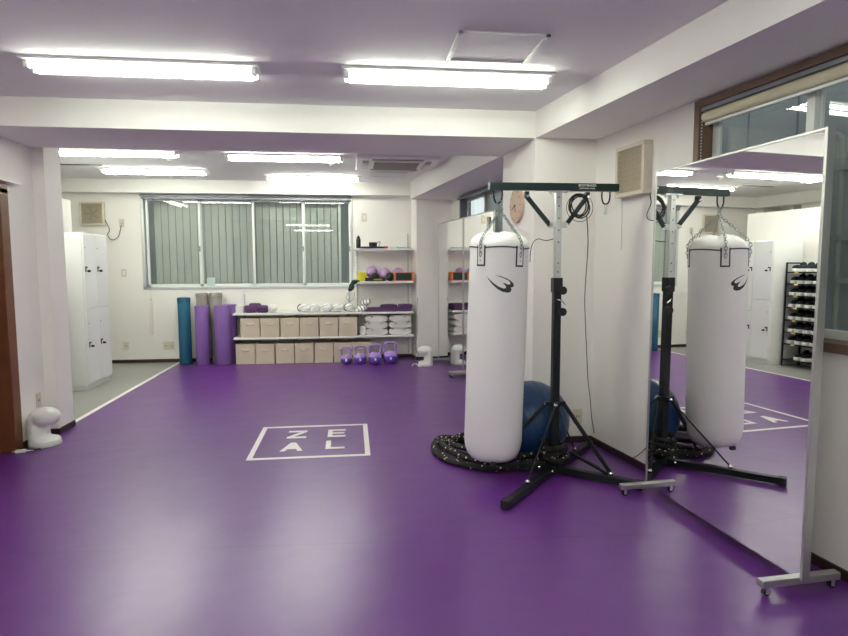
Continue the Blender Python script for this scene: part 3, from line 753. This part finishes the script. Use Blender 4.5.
for i, (X, Y, a) in enumerate(GL):
    q = g0 if i == 0 else dup(g0)
    q.location = (X, Y, .755); q.rotation_euler = (0, 0, a+(PI if i % 2 else 0)*0); q['label'] = 'white boxing glove with black trim, %s of five on the long shelf' % GN[i]; q['group'] = 'white boxing gloves on the long shelf'
# striped mitts
def mitt(X, Y, z, lab, rot):
    t = thing('focus_mitt', lab, 'focus mitt', (X, Y, z), rot, 'black and white striped mitts')
    M = Matrix.Rotation(math.radians(-18), 4, 'Y')
    obj('pad', MB().ell((0, 0, .045), (.095, .10, .046), 20, 10, M), BAGW, t, smooth=True, ang=90)
    for k in (-.065, -.02, .025, .07):
        q = MB(); rr = math.sqrt(max(0, 1-(k/.095)**2))
        q.tube([M @ Vector((k, .102*rr*math.cos(a), .048*rr*math.sin(a)))+Vector((0, 0, .045)) for a in [i*2*PI/20 for i in range(20)]], .0055, 6, True)
        obj('stripe', q, INK, t, smooth=True, ang=80)
mitt(.155, 9.10, .752, 'striped black and white mitt lying at the bottom by the shelf seam', .2)
mitt(.215, 9.15, .842, 'striped black and white mitt leaning on top of the other', -.1)

# upper shelf contents
Z2 = 1.208
def ballx(X, Y, z, r, m, lab, name='exercise_ball', cat='ball', grp=None):
    t = MB().lathe([(r*math.sin(a), -r*math.cos(a)) for a in [PI*i/16 for i in range(17)]], (0, 0, 0), 28)
    o = obj(name, t, m, smooth=True, ang=180); o.location = (X, Y, z+r); return tag(o, lab, cat, grp)
G2 = 'lavender balls on the short shelf'
ballx(.318, 9.20, Z2+.045, .092, LAV, 'lavender ball on short shelf, leftmost of three', grp=G2)
ballx(.508, 9.22, Z2+.008, .096, LAV, 'lavender ball on short shelf, middle of three', grp=G2)
ballx(.712, 9.20, Z2+.018, .093, LAV, 'lavender ball on short shelf, rightmost of three', grp=G2)
ballx(.365, 9.09, Z2+.02, .055, CHAR, 'small black ball in front of the leftmost lavender ball', grp='small black balls')
ballx(.588, 9.09, Z2+.0, .066, CHAR, 'small black ball next to the orange edged box', grp='small black balls')
soft('yellow_pouch', (.165, 9.14, Z2), (.14, .12, .125), YEL, 'crumpled yellow pouch at left end of the short shelf', 'pouch', .1, bulge=1.5)
bt = thing('black_box', 'flat black box with yellow lettering in front of the lavender balls', 'box', (.36, 9.10, Z2))
obj('body', MB().box(-.15, .15, -.045, -.01, 0, .055), CHAR, bt, bevel=.004)
q = MB()
for i in range(9): q.box(-.02+.014*i, -.011+.014*i, -.047, -.045, .015+.004*(i % 2), .038)
obj('yellow_print', q, YEL, bt)
ob = thing('orange_case', 'dark case with orange ends at the right of the short shelf', 'case', (.79, 9.10, Z2))
obj('body', MB().box(-.125, .125, -.05, .06, .012, .125), SLATEY, ob, bevel=.006)
obj('front_panel', MB().box(-.10, .10, -.054, -.05, .03, .105), DGREEN, ob)
for s in (-1, 1): obj('end_cap', MB().box(s*.137-.016, s*.137+.016, -.055, .065, 0, .135), ORG, ob, bevel=.006)
obj('rim', MB().box(-.122, .122, -.052, .062, .003, .012).box(-.122, .122, -.052, .062, .125, .131), ORG, ob)
Z3 = 1.70
bo = thing('bottle', 'black drinking bottle at the left end of the highest shelf', 'bottle', (.118, 9.14, Z3))
obj('body', MB().lathe([(.030, 0), (.034, .006), (.034, .13), (.026, .148), (.022, .150)], n=20), INK, bo, smooth=True, ang=50)
obj('cap', MB().lathe([(.024, .150), (.024, .172), (.010, .176), (.010, .192), (0, .193)], n=16), CHAR, bo, smooth=True, ang=50)
cm = thing('camera', 'small dark camera standing on the highest shelf', 'camera', (.335, 9.12, Z3+.028))
obj('body', MB().box(-.06, .06, -.02, .02, 0, .062), SLATEY, cm, bevel=.008)
obj('lens', MB().cyl((0, -.045, .032), (0, -.02, .032), .022, 18), CHAR, cm, smooth=True)
obj('strap', MB().tube(spline([(.06, 0, .05), (.095, 0, .075), (.105, 0, .04), (.085, -.01, .006)], 5), .004, 6), CHAR, cm, smooth=True)
soft('folded_cloth', (.315, 9.12, Z3), (.36, .16, .026), SLATEY, 'flat dark cloth under the camera on the highest shelf', 'cloth', bulge=.3)
soft('folded_cloth', (.525, 9.12, Z3), (.07, .10, .030), PINK, 'small pink cloth next to the dark one on the highest shelf', 'cloth')
soft('folded_cloth', (.640, 9.12, Z3), (.09, .09, .020), TOWW, 'small white cloth between pink cloth and blue tray', 'cloth')
tag(obj('tray', MB().box(.70, .885, 9.08, 9.24, Z3, Z3+.02).box(.70, .71, 9.08, 9.24, Z3+.02, Z3+.03), BLUEP, bevel=.003), 'pale blue flat tray at the right end of the highest shelf', 'tray')
# black bag hanging at shelf end
hb = thing('hanging_cloth', 'dark green cloth hanging off the left end of the short shelf', 'cloth', (.03, 9.05, 1.18))
m = MB(); m.ell((.02, 0, .02), (.05, .035, .035)); m.ell((-.02, 0, -.05), (.045, .03, .06)); m.ell((-.045, 0, -.09), (.035, .028, .035)); m.ell((.06, 0, .035), (.05, .03, .015))
obj('cloth', m, DGREEN, hb, remesh=.01)
obj('strap', MB().tube(spline([(-.05, 0, -.11), (-.10, .02, -.20), (-.06, .05, -.27), (.0, .1, -.24), (.02, .2, -.15)], 6), .003, 5), CHAR, hb, smooth=True)

# ------------------------------------------------------------------ white heaters
def heater(X, Y, rz, lab, s=1.0):
    t = thing('fan_heater', lab, 'heater', (X, Y, 0), rz, 'white rounded fan heaters on the floor')
    m = MB()
    m.lathe([(.0, .0), (.112, 0), (.118, .01), (.116, .045), (.10, .06), (.06, .068), (0, .07)], n=28)
    m.ell((.008, 0, .232), (.116, .112, .078), 28, 16)
    n0 = set(m.bm.verts)
    m.lathe([(0, .02), (1.0, .02), (1.0, .1), (1.0, .235), (.6, .27), (0, .27)], (0, 0, 0), 28)
    for v in m.bm.verts:
        if v not in n0: v.co.x = -.045+v.co.x*.066; v.co.y *= .107
    m.lathe([(0, .05), (.05, .05), (.045, .12), (.05, .2), (0, .2)], (-.02, 0, 0), 20)
    obj('body', m, PLASTIC, t, remesh=.007)
    obj('base_ring', MB().lathe([(.117, .0), (.121, .004), (.121, .016), (.117, .020)], n=32), mat('pale_grey_ring', (.6, .6, .6), .5), t, smooth=True)
    q = MB()
    for k in range(5): q.torus((.03, 0, .196+.008*k), .050+.012*math.sin(k), .0018, 24, 5)
    obj('vent_ring', q, PLASTIC, t, smooth=True)
    t.scale = (s, s, s)
heater(-2.492, 5.14, math.radians(-8), 'white rounded fan heater on the floor beside the left pilaster')
heater(1.055, 8.57, math.radians(185), 'white rounded fan heater in front of the back pillar', .93)
cord('heater_cord', [(-2.59, 5.16, .012), (-2.60, 5.08, .010), (-2.57, 5.0, .010), (-2.52, 4.98, .008), (-2.46, 5.0, .008)], .006, 'grey cord coiled at the foot of the left heater', CHAR)
pg = thing('power_plug', 'white plug lying on floor beside the left heater', 'plug', (-2.56, 4.94, 0), .25)
obj('body', MB().box(-.055, .02, -.017, .017, 0, .025), PLASTIC, pg, bevel=.006)
obj('strain_relief', MB().cyl((.02, 0, .012), (.07, 0, .009), .007, 10, .004), PLASTIC, pg, smooth=True)
obj('prong', MB().box(-.075, -.055, -.009, -.005, .008, .016), ZINC, pg); obj('prong', MB().box(-.075, -.055, .005, .009, .008, .016), ZINC, pg)
cord('heater_cord', [FL(412, 366, .006), FL(415, 363.5, .006), FL(420, 366.5, .006), FL(424, 363.8, .006), FL(427, 366.2, .006)], .009, 'white cord bunched on the floor in front of the right heater', PLASTIC)
pts = [Vector((1.00, 9.06, .95)), Vector((.985, 9.05, .75)), Vector((1.0, 9.05, .6)), Vector((.98, 9.05, .35)), Vector((.95, 9.0, .2)), Vector((1.0, 8.98, .1)), Vector((.93, 8.95, .03)), Vector((1.02, 8.85, .02))]
cord('heater_cord', pts, .004, 'thin grey cord looping down the corner beside back pillar', GREYRAIL)

# ------------------------------------------------------------------ rolling mirrors
def rmirror(loc, rz, w, lab, grp, z0=.06, z1=2.012):
    # local x runs along the mirror, local y is its back
    t = thing('rolling_mirror', lab, 'mirror', loc, rz, grp)
    obj('glass', MB().box(.012, w-.012, .0, .006, z0+.001, z1-.010), MIRROR, t)
    f = MB(); e = .016
    for a, b in ((0, e), (w-e, w)): f.box(a, b, -.004, .036, z0, z1)
    f.box(e, w-e, -.003, .036, z1-.012, z1); f.box(e, w-e, .007, .036, z0, z0+.012)
    obj('frame', f, FRAMES, t, bevel=.002)
    obj('backing', MB().box(e, w-e, .008, .03, z0+.012, z1-.012), PLASTIC, t)
    for x in (.03, w-.03):
        g = MB().box(x-.019, x+.019, -.19, .21, .042, .075)
        lg_ = obj('foot', g, FRAMES, t, bevel=.003)
        for y in (-.16, .18):
            q = MB().cyl((x-.009, y, .017), (x+.009, y, .017), .017, 16); q.cyl((x-.014, y, .017), (x-.009, y, .017), .008, 10)
            wv = obj('caster', q, CHAR, lg_, smooth=True)
            q = MB().box(x-.014, x-.010, y-.008, y+.008, .012, .042).box(x+.010, x+.014, y-.008, y+.008, .012, .042); obj('caster_fork', q, ZINC, lg_)
    return t
TH = .0817
A_ = Vector((1.848, 3.545, 0)); ang = math.atan2(-math.cos(TH), math.sin(TH))
mr = rmirror(A_, ang, 1.236, 'large rolling mirror in the right foreground reflecting the bag', None)
mr.rotation_euler = (-.004, 0, ang)
angB = math.atan2(-1, TR)
rmirror((1.277, 8.77, 0), angB, 1.15, 'rolling mirror nearest the back pillar, reflecting the shelves', 'rolling mirrors along rear right wall', z1=2.05)
u_ = Vector((TR, -1, 0)).normalized()
p2 = Vector((1.277, 8.77, 0))+u_*1.175
rmirror(p2, angB, 1.10, 'rolling mirror half hidden behind the white punching bag', 'rolling mirrors along rear right wall', z1=2.05)
nt_ = thing('notice', 'small beige notice at the upper corner of the mirror behind the bag', 'notice', p2+u_*.90+Vector((-.01, 0, 1.93)), angB)
obj('sheet', MB().box(-.035, .035, -.006, -.003, -.055, .055), IVORY, nt_)

# ------------------------------------------------------------------ clock
ck = thing('wall_clock', 'round pale wooden clock on the side of the column', 'clock', (1.438-(5.015-4.65)*.0718, 5.015, 1.945), 0)
ckr = math.atan2(.78, -.056)      # along column side
nrm = Vector((-1, -.07, 0)).normalized()
Q = nrm.to_track_quat('Z', 'Y').to_matrix().to_4x4()
m = MB().cyl((0, 0, 0), (0, 0, .03), .145, 40)
for v in m.bm.verts: v.co = Q @ v.co
obj('case', m, CLKW, ck, bevel=.004)
def clkbar(a, l, w, z=.032):
    m = MB().box(0, l, -w/2, w/2, z, z+.002, Matrix.Rotation(a, 4, 'Z'))
    for v in m.bm.verts: v.co = Q @ v.co
    return m
obj('hour_hand', clkbar(math.radians(-75), .06, .008), INK, ck); obj('minute_hand', clkbar(math.radians(200), .085, .006), INK, ck)
m = MB()
for i in range(12):
    a = i*PI/6; m.box(.115, .13, -.003, .003, .0305, .032, Matrix.Rotation(a, 4, 'Z'))
m.cyl((0, 0, .03), (0, 0, .037), .008, 12)
for v in m.bm.verts: v.co = Q @ v.co
obj('hour_marks', m, INK, ck)

# ------------------------------------------------------------------ punching bag stand
PX, PY = 1.393, 3.975
st = thing('bag_stand', 'black steel punching bag stand with zinc upper post', 'punching bag stand', (PX, PY, 0))
obj('lower_post', MB().box(-.026, .026, -.026, .026, .03, 1.355), BLKM, st, bevel=.004)
up_ = obj('upper_post', MB().box(-.021, .021, -.021, .021, 1.30, 1.945), ZINC, st, bevel=.003)
m = MB()
for z in (1.40, 1.46, 1.60, 1.68, 1.76, 1.84, 1.90): m.cyl((0, -.0225, z), (0, -.020, z), .005, 10)
obj('adjusting_holes', m, CHAR, up_)
hb_ = obj('beam', MB().box(.917-PX, 1.813-PX, -.025, .025, 1.943, 1.993), GRNM, st, bevel=.003)
obj('top_plate', MB().box(-.07, .07, -.03, .03, 1.935, 1.943), ZINC, st)
for x in (-.052, .052): obj('bolt', MB().cyl((x, 0, 1.915), (x, 0, 2.000), .006, 8), ZINC, st)
# lettering on the beam
def text_mesh(s, size, loc, m, par, name='lettering', bold=0):
    cu = bpy.data.curves.new('t', 'FONT'); cu.body = s; cu.size = size; cu.extrude = .0004; cu.align_x = 'CENTER'; cu.offset = bold
    o = bpy.data.objects.new('t', cu); C.objects.link(o)
    dg = bpy.context.evaluated_depsgraph_get(); me = bpy.data.meshes.new_from_object(o.evaluated_get(dg)); me.name = name
    bpy.data.objects.remove(o); me.materials.clear(); me.materials.append(m)
    q = bpy.data.objects.new(name, me); C.objects.link(q); q.parent = par; q.location = loc; q.rotation_euler = (PI/2, 0, 0); return q
tc_ = at(587.5, 185, PY-.026)
text_mesh('BODYMAKER', .021, (tc_.x-PX, -.0256, 1.972), SHOEW, hb_, bold=.0004)
text_mesh('PUNCHING STAND', .0125, (tc_.x-PX, -.0256, 1.955), SHOEW, hb_, bold=.0003)
def rel(v): return Vector((v.x-PX, v.y-PY, v.z))
for s, xa, xb in ((-1, 526.5, 549.5), (1, 587, 564)):
    a = at(xa, 194, PY); b = at(xb, 219.5, PY); a = rel(a); b = rel(b); a.z = 1.905; b.z = 1.715; b.x = s*.055
    br = obj('beam_brace', MB().bar(a, b, .022, .028), GRNM, st, bevel=.002)
    obj('brace_lug', MB().box(a.x-.014, a.x+.014, -.018, .018, a.z-.012, 1.936), GRNM, br, bevel=.002)
    obj('bolt', MB().cyl((a.x, -.03, a.z), (a.x, .03, a.z), .010, 12), CHROME, br, smooth=True)
    obj('bolt', MB().cyl((b.x, -.03, b.z), (b.x, .03, b.z), .012, 12), CHROME, br, smooth=True)
    obj('post_lug', MB().box(min(0, s*.06), max(0, s*.06), -.016, .016, b.z-.018, b.z+.018), ZINC, br, bevel=.002)
# u hooks
for x in (498-.0, 606.0):
    c_ = rel(at(x, 190, PY)).x
    u = MB().tube(spline([(c_-.028, 0, 1.94), (c_-.028, 0, 1.90), (c_-.018, 0, 1.868), (c_, 0, 1.858), (c_+.018, 0, 1.868), (c_+.028, 0, 1.90), (c_+.028, 0, 1.94)], 5), .0055, 8)
    obj('hanging_hook', u, BLKM, st, smooth=True, ang=80)
m = MB()
c_ = rel(at(606, 190, PY)).x
obj('hook_link', MB().torus((c_, 0, 1.835), .014, .003, 14, 6, Matrix.Rotation(PI/2, 4, 'Y'), 1.6).torus((c_, 0, 1.80), .010, .003, 14, 6, Matrix.Rotation(PI/2, 4, 'X'), 1.0), ZINC, st, smooth=True)
# collar and clamp knobs
obj('collar', MB().box(-.032, .032, -.032, .032, 1.26, 1.36), BLKM, st, bevel=.003)
for z in (1.275, 1.13):
    obj('clamp_knob', MB().cyl((.022, -.024, z), (.026, -.060, z), .028, 18), CHAR, st, smooth=True)
obj('lock_pin', MB().tube([(-.005, -.026, 1.215), (.02, -.055, 1.205), (.045, -.05, 1.18)], .004, 6), CHROME, st)
obj('brace_collar', MB().box(-.072, .072, -.018, .018, .475, .505).box(-.018, .018, -.06, .06, .475, .505), BLKM, st, bevel=.002)
# feet
FA = Vector((-.505, -.595, 0)); FB = Vector((.45, -.40, 0)); FC = Vector((.48, .525, 0)); FD = Vector((-.45, .13, 0))
for v_, bl, tops in ((FA, .45, (-.012, -.055)), (FB, .40, (.062, -.0)), (FC, .38, (.015, .05)), (FD, .42, (-.062, 0.0))):
    dn = v_.normalized()
    ft = obj('foot', MB().bar(dn*.03+Vector((0, 0, .032)), v_+Vector((0, 0, .032)), .05, .045), BLKM, st, bevel=.003)
    obj('end_cap', MB().bar(v_-dn*.045+Vector((0, 0, .032)), v_+dn*.004+Vector((0, 0, .032)), .056, .052), CHAR, ft, bevel=.003)
    e_ = dn*bl+Vector((0, 0, .07)); s_0 = Vector((tops[0], tops[1], .49))
    if v_ in (FA, FC): bb = MB().cyl(s_0, e_, .006, 10)
    else: bb = MB().bar(s_0, e_, .016, .024)
    b_ = obj('brace', bb, BLKM, st)
    obj('bolt', MB().ell(e_, (.017, .017, .014), 12, 8), CHROME, b_, smooth=True)
    obj('bolt', MB().ell(s_0, (.015, .015, .013), 12, 8), CHROME, b_, smooth=True)
    pv = Vector((-dn.y, dn.x, 0))
    obj('bolt', MB().ell(dn*.10+pv*.028+Vector((0, 0, .04)), (.011, .011, .011), 12, 8), CHROME, ft, smooth=True)
obj('cross_bar', MB().bar(FC.normalized()*.30+Vector((0, 0, .065)), FB.normalized()*.38+Vector((0, 0, .065)), .022, .018), BLKM, st, bevel=.002)
obj('hub_plate', MB().cyl((0, 0, .01), (0, 0, .06), .06, 6), BLKM, st, bevel=.003)

# coiled cable on the right brace
cc = rel(at(580, 205.5, PY-.04))
m = MB(); pts = []
for k in range(5*18):
    a = k*2*PI/18; R = .068+.010*math.sin(k*.21)+.006*math.sin(k*.67)
    pts.append(Vector((1.0*R*math.cos(a)+.006*math.sin(k*.11), -.02+.010*math.sin(k*.35), R*math.sin(a)))+Vector((cc.x+PX, PY, cc.z)))
hang = [at(586.7, 216, 3.93), at(588, 244, 4.0), at(585, 291, 4.15), at(585, 313, 4.2), at(586.6, 351, 4.3), at(588, 380, 4.4), at(590, 397, 4.5), at(592, 420, 4.57), at(595, 437, 4.60)]
hang[-1].z = max(hang[-1].z, .03)
cb = thing('coiled_cable', 'black cable coiled on the right beam brace, its tail hanging down', 'cable')
obj('coil', m.tube(pts, .0045, 6), CHAR, cb, smooth=True, ang=80)
m = MB()
m.torus(pts[0]+Vector((-.058, .01, -.012)), .093, .002, 30, 5, Matrix.Rotation(PI/2, 4, 'X'))
obj('loose_loop', m, CHAR, cb, smooth=True)
obj('tail', MB().tube(spline(hang, 6), .003, 6), CHAR, cb, smooth=True)
cord('cord', [at(553, 239, 3.99), at(546, 240.5, 4.1), at(538, 239, 4.3), at(533, 243, 4.5), at(530.5, 252, 4.63), at(530, 262, 4.64)], .003, 'thin black cord arching from the post to the wall behind the bag')
def RP(px, py, v=-.01):
    n_ = Vector((.9913, .1319, 0)); P0 = Vector(A0)+n_*v; d_ = ray(px, py); o_ = Vector((0, 0, H))
    return o_+d_*(((P0-o_).dot(n_))/(d_.dot(n_)))
fc2 = cord('power_cord', [RP(649.5, 183), RP(650, 195), RP(651, 203), RP(647, 214), RP(648, 219), RP(653, 220.5), RP(662, 221)], .003, 'thin dark cord hanging from the right wall exhaust fan to the mirror')
cord('pull_cord', [RP(622, 196), RP(622, 220), RP(621, 250)], .0015, 'thin grey pull cord below the right wall exhaust fan', GREYRAIL)
cord('cord', [RP(594, 439, -.02), RP(610, 449.0, -.02), RP(628, 457.5, -.02), RP(635, 457, -.02), RP(643, 451, -.03), RP(649, 444, -.03)], .003, 'thin black cord lying against the baseboard behind the mirror')

# ------------------------------------------------------------------ punching bag
BX, BY, BR = .946, 3.965, .196
bg = thing('punching_bag', 'white leatherette punching bag hanging on chains from the stand beam', 'punching bag', (BX, BY, 0))
prof = [(0, .128), (.10, .125), (.145, .138), (.172, .165), (.188, .205), (BR, .26), (BR, .6), (BR+.002, 1.0), (BR, 1.4), (BR-.001, 1.575), (.190, 1.598), (.172, 1.622), (.145, 1.642), (.11, 1.654), (.06, 1.658), (0, 1.658)]
m = MB(); n = 72
m.lathe(prof, n=n)
for v in m.bm.verts:
    a = math.atan2(v.co.y, v.co.x); r = math.hypot(v.co.x, v.co.y)
    if v.co.z > 1.58 and r > .05:
        v.co.z += .010*math.cos(4*(a+.72))*-1 + .003*math.sin(17*a); 
    if .13 < v.co.z < .17 and r > .1: v.co.z += .003*math.sin(34*a)
obj('cover', m, BAGW, bg, smooth=True, ang=70)
def patch(a0, a1, z0, z1, r, na=8, nz=6, th=.003):
    m = MB(); V = []
    for j in range(nz+1):
        z = z0+(z1-z0)*j/nz
        V.append([[m.bm.verts.new(((r+d)*math.cos(a0+(a1-a0)*i/na), (r+d)*math.sin(a0+(a1-a0)*i/na), z)) for i in range(na+1)] for d in (0, th)])
    for j in range(nz):
        for i in range(na):
            m.bm.faces.new((V[j][1][i], V[j][1][i+1], V[j+1][1][i+1], V[j+1][1][i]))
            m.bm.faces.new((V[j][0][i], V[j+1][0][i], V[j+1][0][i+1], V[j][0][i+1]))
        m.bm.faces.new((V[j][0][0], V[j][1][0], V[j+1][1][0], V[j+1][0][0])); m.bm.faces.new((V[j][0][na], V[j+1][0][na], V[j+1][1][na], V[j][1][na]))
    for i in range(na):
        m.bm.faces.new((V[0][0][i], V[0][0][i+1], V[0][1][i+1], V[0][1][i])); m.bm.faces.new((V[nz][0][i], V[nz][1][i], V[nz][1][i+1], V[nz][0][i+1]))
    return m
# direction from the bag to the camera
va = math.atan2(-BY, -BX)
SA = [va+math.radians(q) for q in (-36, 42, 134, 223)]
pts = []
for i in range(120):
    a = va+i*2*PI/120
    dz = .010*abs(math.sin(2*(a-SA[0])))
    pts.append(Vector(((BR+.001)*math.cos(a), (BR+.001)*math.sin(a), 1.555+dz)))
obj('top_band', MB().tube(pts, .0048, 6, True), INK, bg, smooth=True, ang=80)
hw = math.asin(.032/BR)
apex = Vector((0, 0, 1.808))
for a in SA:
    s = obj('strap', patch(a-hw, a+hw, 1.438, 1.572, BR+.0005), INK, bg)
    k_ = hw*.70
    obj('strap_face', patch(a-k_, a+k_, 1.449, 1.585, BR+.0025), BAGW, s)
    for z in (1.475, 1.50): obj('rivet', MB().ell(((BR+.006)*math.cos(a), (BR+.006)*math.sin(a), z), (.005, .005, .005), 8, 6), CHROME, s)
    # chain from strap over the shoulder up to the apex
    path = [Vector((math.cos(a)*(BR+.010), math.sin(a)*(BR+.010), 1.505)), Vector((math.cos(a)*(BR+.011), math.sin(a)*(BR+.011), 1.60)), Vector((math.cos(a)*.170, math.sin(a)*.170, 1.648)), apex]
    lens = [0]
    for p, q in zip(path, path[1:]): lens.append(lens[-1]+(q-p).length)
    stp = .0235; cnt = int(lens[-1]/stp); ch = MB()
    for i in range(cnt):
        sd = (i+.5)*lens[-1]/cnt
        j = max(k for k in range(len(lens)-1) if lens[k] <= sd); t = (sd-lens[j])/(lens[j+1]-lens[j])
        p = path[j].lerp(path[j+1], t); d = (path[j+1]-path[j]).normalized()
        R = d.to_track_quat('X', 'Z').to_matrix().to_4x4() @ Matrix.Rotation((i % 2)*PI/2, 4, 'X')
        ch.torus(p, .0092, .0026, 10, 5, R, 1.8)
    obj('chain', ch, CHAINM, bg, smooth=True, ang=80)
m = MB(); m.torus(apex+Vector((0, 0, .008)), .016, .003, 16, 6, Matrix.Rotation(PI/2, 4, 'X')); 
for i in range(3): m.torus(apex+Vector((.001*i, 0, .028+i*.014)), .008, .0022, 10, 5, Matrix.Rotation(i*PI/2, 4, 'Z') @ Matrix.Rotation(PI/2, 4, 'Y'), 1.5)
m.cyl(apex+Vector((0, 0, .012)), apex+Vector((-.030, 0, .058)), .0042, 10)
obj('snap_hook', m, CHAINM, bg, smooth=True, ang=80)
obj('bottom_ring_tab', MB().box(-.018, .018, -.012, .012, .115, .140, Matrix.Translation((-.03, -.155, .004))), INK, bg)
# printed emblem, a double swoosh wrapped on the front of the bag
LP = [(120, 440), (165, 447), (210, 462), (245, 482), (266, 505), (266, 525), (252, 532), (243, 532), (248, 552), (240, 570), (215, 576), (180, 570), (140, 550), (100, 515), (70, 478), (55, 450), (75, 472), (110, 505), (150, 530), (185, 543), (205, 540), (205, 525), (190, 508), (178, 497), (200, 502), (220, 512), (238, 508), (240, 495), (225, 480), (190, 462), (150, 450)]
m = MB(); tri = tessellate_polygon([[Vector((a, b, 0)) for a, b in LP]])
vs = [m.bm.verts.new((a, b, 0)) for a, b in LP]
for t in tri:
    try: m.bm.faces.new([vs[i] for i in t])
    except ValueError: pass
bmesh.ops.subdivide_edges(m.bm, edges=m.bm.edges, cuts=5, use_grid_fill=True)
bmesh.ops.triangulate(m.bm, faces=m.bm.faces)
Yf = BY-BR
perp = Vector((-math.sin(va), math.cos(va), 0))
for v in m.bm.verts:
    px = 480+v.co.x/7.95; py = 220+v.co.y/7.95
    w_ = at(px, py, BY-.17); w_.x -= .0265*w_.z
    s = (w_.x-BX)*cy*1.0 - (w_.y-BY)*sy
    s = (Vector((w_.x-BX, w_.y-BY, 0))).dot(perp)
    s = max(-BR*.97, min(BR*.97, s)); a = va+math.asin(s/BR)
    v.co = Vector(((BR+.002)*math.cos(a), (BR+.002)*math.sin(a), w_.z))
obj('emblem', m, INK, bg)

bg.rotation_euler = (0, .0265, 0)
# ------------------------------------------------------------------ gym ball, battle rope
ball = thing('gym_ball', 'large blue gym ball in the corner behind the punching bag', 'exercise ball', (1.325, 4.325, 0))
R = .290
m = MB(); prof = []
for i in range(81):
    a = PI*i/80; rr = R - (.0035 if (i % 6 == 0 and 18 < i < 64) else 0)
    prof.append((rr*math.sin(a), -rr*math.cos(a)))
m.lathe(prof, n=56)
for v in m.bm.verts: v.co = Matrix.Rotation(math.radians(70), 4, 'Y') @ v.co + Vector((0, 0, R))
obj('skin', m, BALLB, ball, smooth=True, ang=180)
obj('valve', MB().cyl((0, -R-.002, R+.01), (0, -R+.01, R+.01), .008, 10), CHAR, ball)
base = [(1.36, 4.01), (1.22, 4.02), (1.0, 4.01), (.80, 4.13), (.665, 4.33), (.625, 4.57), (.70, 4.78), (.83, 4.80), (.93, 4.66), (1.0, 4.48), (1.08, 4.30), (1.2, 4.15)]
pts = []; cx_, cy_ = .95, 4.38
for L_ in range(5):
    s = 1-.10*L_+.03*(L_ % 2)
    for i, (x, y) in enumerate(base):
        dmid = min(1.0, max(0, (x-.8)*2))
        z = .022+ (.028 if x > 1.02 else .0) + .034*(L_//2) + .012*math.sin(i*1.3+L_)
        pts.append((cx_+(x-cx_)*s+random.uniform(-.012, .012), cy_+(y-cy_)*s+random.uniform(-.012, .012), max(.021, z)))
rp = thing('battle_rope', 'thick black rope with pale flecks coiled on floor around the stand', 'rope')
obj('coils', MB().tube(spline(pts, 7), .0205, 10), ROPE, rp, smooth=True, ang=180)
pts = []
for k in range(50):
    a = k*2*PI/14; R_ = .075+.012*math.sin(k*.7); pts.append((PX+R_*math.cos(a), PY+R_*math.sin(a), .085+.0028*k+.006*math.sin(k)))
obj('coils_at_post', MB().tube(spline(pts, 3), .0195, 10), ROPE, rp, smooth=True, ang=180)

def adopt(c, par):
    c.parent = par; c.matrix_parent_inverse = (Matrix.Translation(par.location) @ par.rotation_euler.to_matrix().to_4x4()).inverted()
    for k in ('label', 'category', 'group'):
        if k in c: del c[k]
adopt(fc1, fl_); adopt(fc2, fr)
# ------------------------------------------------------------------ world, camera, view
w = bpy.data.worlds.new('World'); bpy.context.scene.world = w; w.use_nodes = True
w.node_tree.nodes['Background'].inputs[0].default_value = (.62, .68, .70, 1); w.node_tree.nodes['Background'].inputs[1].default_value = 1.25
cam = bpy.data.cameras.new('camera'); co = bpy.data.objects.new('camera', cam); C.objects.link(co)
cam.sensor_width = 36; cam.lens = F*36/848; cam.clip_start = .05
co.matrix_world = Matrix(((rt.x, up.x, -fw.x, 0), (rt.y, up.y, -fw.y, 0), (rt.z, up.z, -fw.z, H), (0, 0, 0, 1)))
sc = bpy.context.scene; sc.camera = co
sc.view_settings.view_transform = 'Standard'; sc.view_settings.look = 'None'; sc.view_settings.gamma = 1; sc.view_settings.exposure = .5
sc.cycles.max_bounces = 10; sc.cycles.transparent_max_bounces = 12; sc.cycles.diffuse_bounces = 6; sc.cycles.glossy_bounces = 6
